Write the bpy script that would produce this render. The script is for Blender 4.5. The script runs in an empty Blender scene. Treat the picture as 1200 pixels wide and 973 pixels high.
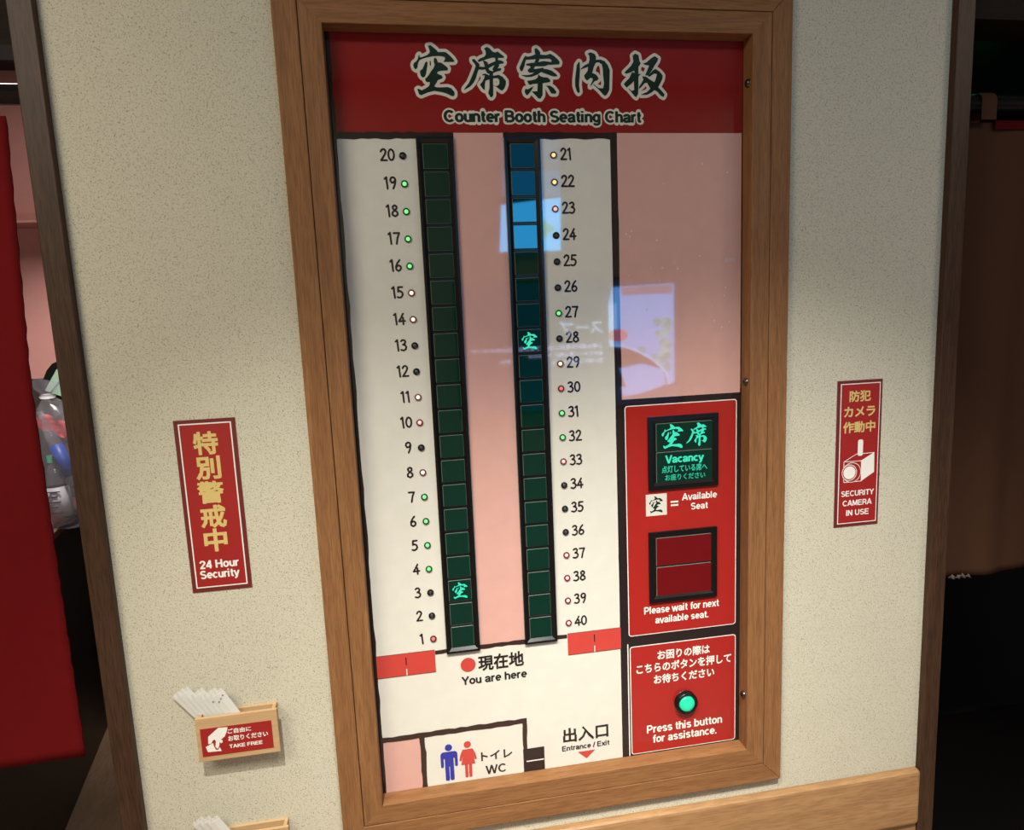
import bpy, bmesh, math, random
from mathutils import Vector, Matrix
from mathutils.geometry import delaunay_2d_cdt

random.seed(7)
SC = bpy.context.scene
COL = SC.collection

# ------------------------------------------------------------------ camera
CAM_POS = (0.0, -1.215, 1.5)
RIGHT = Vector((0.98565646, -0.16326932, -0.04271389))
DOWN = Vector((-0.06513604, -0.13454951, -0.98876374))
FWD = Vector((0.15568765, 0.97736358, -0.14325431))
cam = bpy.data.cameras.new('camera')
cam.sensor_fit = 'HORIZONTAL'
cam.sensor_width = 36.0
cam.lens = 779.065 * 36.0 / 1200.0
cam.clip_start = 0.02
cam_o = bpy.data.objects.new('camera', cam)
COL.objects.link(cam_o)
cam_o.matrix_world = Matrix(((RIGHT.x, -DOWN.x, -FWD.x, CAM_POS[0]),
                             (RIGHT.y, -DOWN.y, -FWD.y, CAM_POS[1]),
                             (RIGHT.z, -DOWN.z, -FWD.z, CAM_POS[2]),
                             (0, 0, 0, 1)))
SC.camera = cam_o

# ------------------------------------------------------------------ light
SC.view_settings.view_transform = 'Standard'
SC.view_settings.look = 'None'
SC.view_settings.gamma = 1.0
SC.view_settings.use_curve_mapping = False
SC.view_settings.exposure = 0.0

w = bpy.data.worlds.new('world')
SC.world = w
w.use_nodes = True
w.node_tree.nodes['Background'].inputs[0].default_value = (0.9, 0.85, 0.75, 1)
w.node_tree.nodes['Background'].inputs[1].default_value = 0.01


def aim(o, target):
    d = Vector(target) - o.location
    o.rotation_euler = d.to_track_quat('-Z', 'Y').to_euler()


def lamp(name, kind, loc, energy, color, target=None, **kw):
    l = bpy.data.lights.new(name, kind)
    l.energy = energy
    l.color = color
    for k, v in kw.items():
        setattr(l, k, v)
    o = bpy.data.objects.new(name, l)
    COL.objects.link(o)
    o.location = loc
    if target:
        aim(o, target)
    return o


WARM = (1.0, 0.965, 0.88)
# two ceiling downlights close to the wall, their beams low, so the foot of the wall is brightest
lamp('ceiling_spot', 'SPOT', (-0.27, -1.14, 2.64), 222, WARM, (0.06, 0.0, -0.45),
     spot_size=2 * 0.47, spot_blend=1.0, shadow_soft_size=0.02)
lamp('ceiling_spot', 'SPOT', (0.37, -1.31, 2.64), 320, WARM, (0.86, 0.0, -0.69),
     spot_size=2 * 0.53, spot_blend=1.0, shadow_soft_size=0.02)
# unseen area fills for general corridor lighting, left and right
lamp('corridor_ceiling_fill', 'AREA', (-1.35, -1.55, 2.66), 50, (1.0, 0.94, 0.80), (-1.35, -1.55, 0.0),
     shape='RECTANGLE', size=1.2, size_y=0.6)
lamp('corridor_ceiling_fill', 'AREA', (2.25, -1.45, 2.66), 16, (1.0, 0.94, 0.80), (2.25, -1.45, 0.0),
     shape='RECTANGLE', size=0.8, size_y=0.6)
# lamps inside the booth on the left: a low spot on the pink wall and counter, then two added fills
lamp('booth_spot', 'SPOT', (-1.02, 0.70, 2.25), 62, (1.0, 0.92, 0.85), (-1.25, 1.60, 1.00),
     spot_size=math.radians(62), spot_blend=0.9, shadow_soft_size=0.06)
lamp('booth_ceiling_fill', 'AREA', (-1.0, 1.0, 2.48), 5, (1.0, 0.90, 0.80), (-1.0, 1.0, 0.0),  # added area fill for the upper wall and floor
     shape='RECTANGLE', size=0.7, size_y=0.4)
lamp('booth_fill', 'POINT', (-0.72, 0.50, 1.55), 5.0, (1.0, 0.94, 0.90), shadow_soft_size=0.05)  # added point fill for the front of the bag
# added green point light for the faint glow in the dark room
lamp('dark_room_glow', 'POINT', (1.885, 0.68, 2.33), 0.06, (0.1, 1.0, 0.35), shadow_soft_size=0.02)

# ------------------------------------------------------------------ materials
MATS = {}


def mat(name, color, rough=0.5, metal=0.0, emit=None, strength=1.0, spec=0.5, coat=0.0, ior=1.5):
    if name in MATS:
        return MATS[name]
    m = bpy.data.materials.new(name)
    m.use_nodes = True
    nt = m.node_tree
    b = nt.nodes['Principled BSDF']
    b.inputs['Roughness'].default_value = rough
    b.inputs['Metallic'].default_value = metal
    b.inputs['Specular IOR Level'].default_value = spec
    b.inputs['Coat Weight'].default_value = coat
    b.inputs['IOR'].default_value = ior
    # slight procedural unevenness so that no surface is perfectly flat in tone
    tc = nt.nodes.new('ShaderNodeTexCoord')
    nz = nt.nodes.new('ShaderNodeTexNoise')
    nz.inputs['Scale'].default_value = 35.0
    nz.inputs['Detail'].default_value = 4.0
    mx = nt.nodes.new('ShaderNodeMix')
    mx.data_type = 'RGBA'
    mx.inputs['A'].default_value = (*[c * 0.94 for c in color], 1)
    mx.inputs['B'].default_value = (*[min(1, c * 1.06) for c in color], 1)
    nt.links.new(tc.outputs['Object'], nz.inputs['Vector'])
    nt.links.new(nz.outputs['Fac'], mx.inputs['Factor'])
    nt.links.new(mx.outputs['Result'], b.inputs['Base Color'])
    if emit:
        b.inputs['Emission Color'].default_value = (*emit, 1)
        b.inputs['Emission Strength'].default_value = strength
    MATS[name] = m
    return m


def wood(name, light, dark, axis='Z', rough=0.45, grain=1.0, spec=0.4, bump=0.15, pores=0.5):
    if name in MATS:
        return MATS[name]
    m = bpy.data.materials.new(name)
    m.use_nodes = True
    nt = m.node_tree
    N, Lk = nt.nodes, nt.links
    b = N['Principled BSDF']
    b.inputs['Roughness'].default_value = rough
    b.inputs['Specular IOR Level'].default_value = spec
    tc = N.new('ShaderNodeTexCoord')

    def streak(across, along):
        mp = N.new('ShaderNodeMapping')
        s = [across, across, across]
        s['XYZ'.index(axis)] = along
        mp.inputs['Scale'].default_value = s
        nz = N.new('ShaderNodeTexNoise')
        nz.inputs['Scale'].default_value = 1.0
        nz.inputs['Detail'].default_value = 3.0
        Lk.new(tc.outputs['Object'], mp.inputs['Vector'])
        Lk.new(mp.outputs['Vector'], nz.inputs['Vector'])
        return nz
    a = streak(70 * grain, 3.0)
    c = streak(520 * grain, 26.0)
    mid = tuple((x + y) / 2 for x, y in zip(light, dark))
    r = N.new('ShaderNodeValToRGB')
    r.color_ramp.elements[0].position = 0.3
    r.color_ramp.elements[0].color = (*mid, 1)
    r.color_ramp.elements[1].position = 0.72
    r.color_ramp.elements[1].color = (*light, 1)
    Lk.new(a.outputs['Fac'], r.inputs['Fac'])
    r2 = N.new('ShaderNodeValToRGB')
    r2.color_ramp.elements[0].position = 0.36
    r2.color_ramp.elements[0].color = (1, 1, 1, 1)
    r2.color_ramp.elements[1].position = 0.56
    r2.color_ramp.elements[1].color = (0, 0, 0, 1)
    Lk.new(c.outputs['Fac'], r2.inputs['Fac'])
    ml = N.new('ShaderNodeMath')
    ml.operation = 'MULTIPLY'
    ml.inputs[1].default_value = pores
    Lk.new(r2.outputs['Color'], ml.inputs[0])
    mx = N.new('ShaderNodeMix')
    mx.data_type = 'RGBA'
    mx.inputs['B'].default_value = (*dark, 1)
    Lk.new(ml.outputs[0], mx.inputs['Factor'])
    Lk.new(r.outputs['Color'], mx.inputs['A'])
    Lk.new(mx.outputs['Result'], b.inputs['Base Color'])
    bp = N.new('ShaderNodeBump')
    bp.inputs['Strength'].default_value = bump
    bp.inputs['Distance'].default_value = 0.001
    Lk.new(c.outputs['Fac'], bp.inputs['Height'])
    Lk.new(bp.outputs['Normal'], b.inputs['Normal'])
    MATS[name] = m
    return m


def plaster(name, base, fleck):
    """beige plaster with short straw fibres lying every which way"""
    m = bpy.data.materials.new(name)
    m.use_nodes = True
    nt = m.node_tree
    N, Lk = nt.nodes, nt.links
    b = N['Principled BSDF']
    b.inputs['Roughness'].default_value = 0.85
    b.inputs['Specular IOR Level'].default_value = 0.2
    tc = N.new('ShaderNodeTexCoord')
    cur = None
    col = N.new('ShaderNodeMix')
    col.data_type = 'RGBA'
    col.inputs['A'].default_value = (*[x * 0.93 for x in base], 1)
    col.inputs['B'].default_value = (*base, 1)
    big = N.new('ShaderNodeTexNoise')
    big.inputs['Scale'].default_value = 14.0
    big.inputs['Detail'].default_value = 5.0
    Lk.new(tc.outputs['Object'], big.inputs['Vector'])
    Lk.new(big.outputs['Fac'], col.inputs['Factor'])
    cur = col.outputs['Result']
    for i, (ang, fine, long_, lo, amt) in enumerate((
            (15, 640, 220, 0.650, 0.72), (75, 640, 210, 0.655, 0.7), (-50, 680, 240, 0.655, 0.7),
            (120, 680, 420, 0.655, 1.0), (-20, 420, 52, 0.715, 0.55), (65, 420, 46, 0.72, 0.55))):
        rot = N.new('ShaderNodeMapping')
        rot.inputs['Rotation'].default_value = (0, math.radians(ang), 0)
        rot.inputs['Location'].default_value = (i * 3.1, i * 1.7, i * 2.3)
        sc = N.new('ShaderNodeMapping')
        sc.inputs['Scale'].default_value = (fine, 200, long_)
        nz = N.new('ShaderNodeTexNoise')
        nz.inputs['Scale'].default_value = 1.0
        nz.inputs['Detail'].default_value = 1.0
        Lk.new(tc.outputs['Object'], rot.inputs['Vector'])
        Lk.new(rot.outputs['Vector'], sc.inputs['Vector'])
        Lk.new(sc.outputs['Vector'], nz.inputs['Vector'])
        r = N.new('ShaderNodeMapRange')
        r.inputs['From Min'].default_value = lo
        r.inputs['From Max'].default_value = lo + 0.04
        r.inputs['To Max'].default_value = amt
        Lk.new(nz.outputs['Fac'], r.inputs['Value'])
        mx = N.new('ShaderNodeMix')
        mx.data_type = 'RGBA'
        mx.inputs['B'].default_value = (*fleck, 1)
        Lk.new(r.outputs['Result'], mx.inputs['Factor'])
        Lk.new(cur, mx.inputs['A'])
        cur = mx.outputs['Result']
    Lk.new(cur, b.inputs['Base Color'])
    bn = N.new('ShaderNodeTexNoise')
    bn.inputs['Scale'].default_value = 320.0
    Lk.new(tc.outputs['Object'], bn.inputs['Vector'])
    bp = N.new('ShaderNodeBump')
    bp.inputs['Strength'].default_value = 0.12
    bp.inputs['Distance'].default_value = 0.001
    Lk.new(bn.outputs['Fac'], bp.inputs['Height'])
    Lk.new(bp.outputs['Normal'], b.inputs['Normal'])
    MATS[name] = m
    return m


def clear(name, tint=(1, 1, 1), ior=1.5, haze=0.0):
    """thin clear sheet: transparent, with a Fresnel reflection"""
    m = bpy.data.materials.new(name)
    m.use_nodes = True
    nt = m.node_tree
    N, Lk = nt.nodes, nt.links
    N.remove(N['Principled BSDF'])
    out = N['Material Output']
    tr = N.new('ShaderNodeBsdfTransparent')
    tr.inputs['Color'].default_value = (*tint, 1)
    gl = N.new('ShaderNodeBsdfGlossy')
    gl.inputs['Roughness'].default_value = 0.015
    fr = N.new('ShaderNodeFresnel')
    fr.inputs['IOR'].default_value = ior
    geo = N.new('ShaderNodeNewGeometry')
    front = N.new('ShaderNodeMath')
    front.operation = 'SUBTRACT'
    front.inputs[0].default_value = 1.0
    Lk.new(geo.outputs['Backfacing'], front.inputs[1])
    fac = N.new('ShaderNodeMath')
    fac.operation = 'MULTIPLY'
    Lk.new(fr.outputs['Fac'], fac.inputs[0])
    Lk.new(front.outputs[0], fac.inputs[1])
    mx = N.new('ShaderNodeMixShader')
    Lk.new(fac.outputs[0], mx.inputs['Fac'])
    Lk.new(tr.outputs['BSDF'], mx.inputs[1])
    Lk.new(gl.outputs['BSDF'], mx.inputs[2])
    last = mx.outputs['Shader']
    if haze:
        df = N.new('ShaderNodeBsdfDiffuse')
        df.inputs['Color'].default_value = (0.75, 0.75, 0.85, 1)
        m2 = N.new('ShaderNodeMixShader')
        nz = N.new('ShaderNodeTexNoise')
        nz.inputs['Scale'].default_value = 25
        tc = N.new('ShaderNodeTexCoord')
        Lk.new(tc.outputs['Object'], nz.inputs['Vector'])
        ml = N.new('ShaderNodeMath')
        ml.operation = 'MULTIPLY'
        ml.inputs[1].default_value = haze * 2
        Lk.new(nz.outputs['Fac'], ml.inputs[0])
        Lk.new(ml.outputs[0], m2.inputs['Fac'])
        Lk.new(last, m2.inputs[1])
        Lk.new(df.outputs['BSDF'], m2.inputs[2])
        last = m2.outputs['Shader']
    Lk.new(last, out.inputs['Surface'])
    MATS[name] = m
    return m


def glow(name, color, strength):
    if name in MATS:
        return MATS[name]
    m = bpy.data.materials.new(name)
    m.use_nodes = True
    nt = m.node_tree
    nt.nodes.remove(nt.nodes['Principled BSDF'])
    e = nt.nodes.new('ShaderNodeEmission')
    e.inputs['Color'].default_value = (*color, 1)
    e.inputs['Strength'].default_value = strength
    nt.links.new(e.outputs[0], nt.nodes['Material Output'].inputs['Surface'])
    MATS[name] = m
    return m


plaster('beige_plaster', (0.575, 0.54, 0.418), (0.13, 0.08, 0.035))
FV = wood('frame_wood_vertical', (0.285, 0.134, 0.053), (0.12, 0.049, 0.018), 'Z', rough=0.55, spec=0.18)
FH = wood('frame_wood_horizontal', (0.285, 0.134, 0.053), (0.12, 0.049, 0.018), 'X', rough=0.55, spec=0.18)
POST = wood('dark_post_wood', (0.076, 0.037, 0.020), (0.020, 0.010, 0.006), 'Z', rough=0.45, pores=0.6, bump=0.35, spec=0.22)
RAIL = wood('rail_wood', (0.40, 0.225, 0.10), (0.22, 0.11, 0.045), 'X', rough=0.4, grain=0.5)
BOXW = wood('pale_box_wood', (0.55, 0.36, 0.19), (0.36, 0.21, 0.09), 'X', rough=0.6, pores=0.25)
FLOORW = wood('brown_floor', (0.36, 0.235, 0.15), (0.20, 0.125, 0.075), 'Y', rough=0.45, grain=0.3)
DARKW = wood('dark_lintel_wood', (0.018, 0.011, 0.008), (0.010, 0.006, 0.005), 'X', rough=0.7, spec=0.1)
SEAM = mat('dark_gap', (0.012, 0.008, 0.006), 0.8)
BLACKINK = mat('black_ink', (0.018, 0.012, 0.013), 0.035, ior=1.6)
BROWNINK = mat('brown_black_ink', (0.035, 0.018, 0.016), 0.035, ior=1.6)
WHITE = mat('white_print', (0.655, 0.632, 0.555), 0.035, ior=1.6)
LETTERW = mat('white_lettering', (0.80, 0.77, 0.70), 0.035, ior=1.6)
PINK = mat('pink_print', (0.61, 0.345, 0.295), 0.035, ior=1.6)
HRED = mat('heading_red', (0.225, 0.011, 0.012), 0.035, ior=1.6)
PRED = mat('panel_red', (0.35, 0.017, 0.014), 0.035, ior=1.6)
MAPRED = mat('map_red', (0.52, 0.055, 0.043), 0.035, ior=1.6)
MAPBLUE = mat('map_blue', (0.022, 0.03, 0.30), 0.035, ior=1.6)
HGREEN = mat('deep_green_ink', (0.010, 0.030, 0.022), 0.035, ior=1.6)
OUTLINE = mat('pale_outline', (0.68, 0.63, 0.53), 0.035, ior=1.6)
BLACKPL = mat('black_plastic', (0.006, 0.006, 0.006), 0.25, spec=0.3)
STICKW = mat('sticker_white', (0.80, 0.77, 0.70), 0.45)
CELL = mat('dark_green_acrylic', (0.001, 0.024, 0.016), 0.03, ior=1.5)
CELL_GLINT = mat('cell_edge_glint', (0.12, 0.16, 0.13), 0.25)  # paler bevel colour paints the light that cell edges catch
REDCELL = mat('dark_red_acrylic', (0.13, 0.003, 0.006), 0.06, ior=1.6)
TEAL = mat('lit_teal', (0.0, 0.1, 0.07), 0.4, emit=(0.05, 0.85, 0.52), strength=0.85)
TEALDIM = mat('lit_teal_small', (0.0, 0.1, 0.07), 0.4, emit=(0.04, 0.62, 0.36), strength=0.8)
BTN = mat('green_button', (0.02, 0.45, 0.25), 0.3, emit=(0.0, 0.55, 0.28), strength=0.55)
STEEL = mat('dark_steel', (0.10, 0.08, 0.07), 0.25, metal=0.9)
SIGNRED = mat('sign_red', (0.31, 0.015, 0.014), 0.4)
SIGNEDGE = mat('sign_edge_maroon', (0.14, 0.018, 0.016), 0.4)
GOLD = mat('sign_gold', (0.62, 0.46, 0.16), 0.45)
PAPER = mat('white_paper', (0.62, 0.61, 0.56), 0.7)
SMUDGE = mat('pale_grey_mark', (0.72, 0.50, 0.46), 0.5)
DOTS = mat('grey_print_dots', (0.25, 0.23, 0.26), 0.6)

# ------------------------------------------------------------------ mesh helpers
def union(polys):
    """one clean triangulated sheet covering all the given 2-D polygons"""
    vs, fs = [], []
    for p in polys:
        o = len(vs)
        vs += [Vector((q[0], q[1])) for q in p]
        fs.append(list(range(o, o + len(p))))
    r = delaunay_2d_cdt(vs, [], fs, 1, 1e-5)
    V = [(v.x, v.y) for v in r[0]]
    box = [(min(q[0] for q in p), max(q[0] for q in p), min(q[1] for q in p), max(q[1] for q in p), p) for p in polys]
    F = []
    for f in r[2]:
        f = list(f)
        a = sum(V[f[i]][0] * V[f[(i + 1) % len(f)]][1] - V[f[(i + 1) % len(f)]][0] * V[f[i]][1] for i in range(len(f)))
        if abs(a) < 1e-12:
            continue
        x, y = sum(V[i][0] for i in f) / len(f), sum(V[i][1] for i in f) / len(f)
        for x0, x1, y0, y1, p in box:
            if x0 <= x <= x1 and y0 <= y <= y1:
                c, j = False, len(p) - 1
                for i in range(len(p)):
                    if (p[i][1] > y) != (p[j][1] > y) and x < (p[j][0] - p[i][0]) * (y - p[i][1]) / (p[j][1] - p[i][1]) + p[i][0]:
                        c = not c
                    j = i
                if c:
                    F.append(f if a > 0 else f[::-1])
                    break
    return V, F


def pen(pts, wd, butt=False):
    """polygons of a round-ended pen stroke"""
    h, out = wd / 2, []
    for i in range(len(pts) - 1):
        (x0, z0), (x1, z1) = pts[i], pts[i + 1]
        l = math.hypot(x1 - x0, z1 - z0)
        if l < 1e-9:
            continue
        nx, nz = -(z1 - z0) / l * h, (x1 - x0) / l * h
        out.append([(x0 + nx, z0 + nz), (x0 - nx, z0 - nz), (x1 - nx, z1 - nz), (x1 + nx, z1 + nz)])
    for (x, z) in (pts[1:-1] if butt else pts):
        out.append([(x + h * math.cos(t * math.pi / 5 + .1), z + h * math.sin(t * math.pi / 5 + .1)) for t in range(10)])
    return out


class MB:
    """collects faces with their materials; build() links them as ONE mesh object"""

    def __init__(self):
        self.v, self.f, self.m, self.mats = [], [], [], []
        self.sm = []

    def mi(self, m):
        if m not in self.mats:
            self.mats.append(m)
        return self.mats.index(m)

    def add(self, verts, faces, m, smooth=False):
        o = len(self.v)
        i = self.mi(m)
        self.v += [tuple(p) for p in verts]
        for f in faces:
            self.f.append([o + k for k in f])
            self.m.append(i)
            self.sm.append(smooth)
        return self

    def box(self, x0, x1, y0, y1, z0, z1, m, bevel=0.0, seg=2):
        bm = bmesh.new()
        bmesh.ops.create_cube(bm, size=1)
        for v in bm.verts:
            v.co = Vector((x0 + (v.co.x + .5) * (x1 - x0), y0 + (v.co.y + .5) * (y1 - y0), z0 + (v.co.z + .5) * (z1 - z0)))
        if bevel:
            bmesh.ops.bevel(bm, geom=bm.edges[:], offset=bevel, segments=seg, affect='EDGES', profile=0.5)
        self.bm(bm, m)
        return self

    def bm(self, bm, m, smooth=False, xf=None):
        bm.verts.index_update()
        vs = [(xf @ v.co if xf else v.co) for v in bm.verts]
        self.add(vs, [[v.index for v in f.verts] for f in bm.faces], m, smooth)
        bm.free()

    def flat(self, pts, y, m):
        """polygon on a vertical plane, pts = (x, z), seen from -y"""
        a = sum(pts[i][0] * pts[(i + 1) % len(pts)][1] - pts[(i + 1) % len(pts)][0] * pts[i][1] for i in range(len(pts)))
        if a < 0:
            pts = pts[::-1]
        return self.add([(p[0], y, p[1]) for p in pts], [list(range(len(pts)))], m)

    def rect(self, x0, x1, z0, z1, y, m):
        return self.flat([(x0, z0), (x1, z0), (x1, z1), (x0, z1)], y, m)

    def prism(self, pts, y0, y1, m, mside=None):
        """outline pts (x, z) given thickness from y0 (front, nearer the viewer) to y1"""
        a = sum(pts[i][0] * pts[(i + 1) % len(pts)][1] - pts[(i + 1) % len(pts)][0] * pts[i][1] for i in range(len(pts)))
        if a < 0:
            pts = pts[::-1]
        n = len(pts)
        self.flat(pts, y0, m)
        self.add([(p[0], y1, p[1]) for p in pts], [list(range(n))[::-1]], m)
        self.add([(p[0], y0, p[1]) for p in pts] + [(p[0], y1, p[1]) for p in pts],
                 [[i, n + i, n + (i + 1) % n, (i + 1) % n] for i in range(n)], mside or m)
        return self

    def bezel(self, x0, x1, z0, z1, b, yf, yb, yi, m, lip=0.35):
        """picture-frame ring: flat front of width b*lip, then a slope down to yi at the opening"""
        r = [(x0, x1, z0, z1, yb), (x0, x1, z0, z1, yf)]
        k = b * lip
        r.append((x0 + k, x1 - k, z0 + k, z1 - k, yf))
        r.append((x0 + b, x1 - b, z0 + b, z1 - b, yi))
        vs = []
        for a0, a1, c0, c1, y in r:
            vs += [(a0, y, c0), (a1, y, c0), (a1, y, c1), (a0, y, c1)]
        fs = []
        for i in range(3):
            for j in range(4):
                a, c = i * 4 + j, i * 4 + (j + 1) % 4
                fs.append([a, c, c + 4, a + 4])
        return self.add(vs, fs, m)

    def lathe(self, c, prof, m, n=20, axis='Y', smooth=True):
        """profile (radius, offset) turned about an axis through c"""
        vs, fs = [], []
        for r, h in prof:
            for i in range(n):
                t = 2 * math.pi * i / n
                u, v = r * math.cos(t), r * math.sin(t)
                if axis == 'Y':
                    vs.append((c[0] + u, c[1] + h, c[2] + v))
                elif axis == 'X':
                    vs.append((c[0] + h, c[1] + u, c[2] + v))
                else:
                    vs.append((c[0] + u, c[1] + v, c[2] + h))
        for k in range(len(prof) - 1):
            for i in range(n):
                a, b = k * n + i, k * n + (i + 1) % n
                fs.append([a, b, b + n, a + n])
        fs.append(list(range(n)))
        fs.append([(len(prof) - 1) * n + i for i in range(n)][::-1])
        return self.add(vs, fs, m, smooth)

    def sheet(self, polys, y, m, k=1000.0):
        V, F = union([[(p[0] * k, p[1] * k) for p in q] for q in polys])
        return self.add([(p[0] / k, y, p[1] / k) for p in V], F, m)

    def stroke(self, pts, wd, y, m):
        """pen stroke of constant width on a vertical plane"""
        return self.sheet(pen(pts, wd), y, m)

    def brush(self, name, x0, x1, z0, z1, y, m, grow=0.0):
        """brush character fitted to a rectangle (grow in metres thickens it, as an outline)"""
        ps = BRUSH[name]
        ax = [p[0] for q in ps for p in q]
        az = [p[1] for q in ps for p in q]
        sx, sz = (x1 - x0) / (max(ax) - min(ax)), (z1 - z0) / (max(az) - min(az))
        al = []
        for q in ps:
            pts = [(x0 + (a - min(ax)) * sx, z0 + (b - min(az)) * sz) for a, b in q]
            al.append(pts)
            if grow:
                al += pen(pts + [pts[0]], grow * 2)
        return self.sheet(al, y, m)

    def text(self, body, x0, x1, z0, h, y, m, bold=0.0, ink=False, facing=-1, grow=0.0):
        """lettering fitted from x0 to x1; h = cap height above baseline z0, or with ink=True the ink box height"""
        parts, x = [], 0.0
        for ch in body:
            if ch == ' ':
                x += 0.30
                continue
            V, F, adv = glyph(ch, bold)
            parts.append((x, ch, V, F))
            x += adv
        ax = [p[0] + o for o, c, V, F in parts for p in V]
        az = [p[1] for o, c, V, F in parts for p in V]
        sx = (x1 - x0) / (max(ax) - min(ax))
        sz, oz = (h / (max(az) - min(az)), min(az)) if ink else (h, 0.0)
        if grow:
            al = []
            for o, ch, V, F in parts:
                for st in skeleton(ch)[0]:
                    al += pen([((p[0] + o) * sx / sz, p[1]) for p in st], 0.13 + 2 * bold + 2 * grow / sz)
            V, F = union(al)
            return self.add([(x0 + p[0] * sz - min(ax) * sx, y, z0 + p[1] * sz) for p in V], F, m)
        for o, ch, V, F in parts:
            if facing < 0:
                self.add([(x0 + (p[0] + o - min(ax)) * sx, y, z0 + (p[1] - oz) * sz) for p in V], F, m)
            else:   # read by someone looking towards -y: runs from x1 down to x0
                self.add([(x1 - (p[0] + o - min(ax)) * sx, y, z0 + (p[1] - oz) * sz) for p in V], F, m)
        return self

    def build(self, name, parent=None):
        me = bpy.data.meshes.new(name)
        off = Vector((0, 0, 0))
        if parent is not None:
            off = world_loc(parent)
        me.from_pydata([tuple(Vector(p) - off) for p in self.v], [], self.f)
        for m in self.mats:
            me.materials.append(m if not isinstance(m, str) else MATS[m])
        me.polygons.foreach_set('material_index', self.m)
        me.polygons.foreach_set('use_smooth', self.sm)
        me.update()
        o = bpy.data.objects.new(name, me)
        COL.objects.link(o)
        if parent is not None:
            o.parent = parent
        return o


def world_loc(o):
    p = Vector((0, 0, 0))
    while o is not None:
        p = p + o.location
        o = o.parent
    return p


def arc(cx, cy, rx, ry, a0, a1, n=9):
    return [(cx + rx * math.cos(math.radians(a0 + (a1 - a0) * i / n)), cy + ry * math.sin(math.radians(a0 + (a1 - a0) * i / n))) for i in range(n + 1)]


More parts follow.
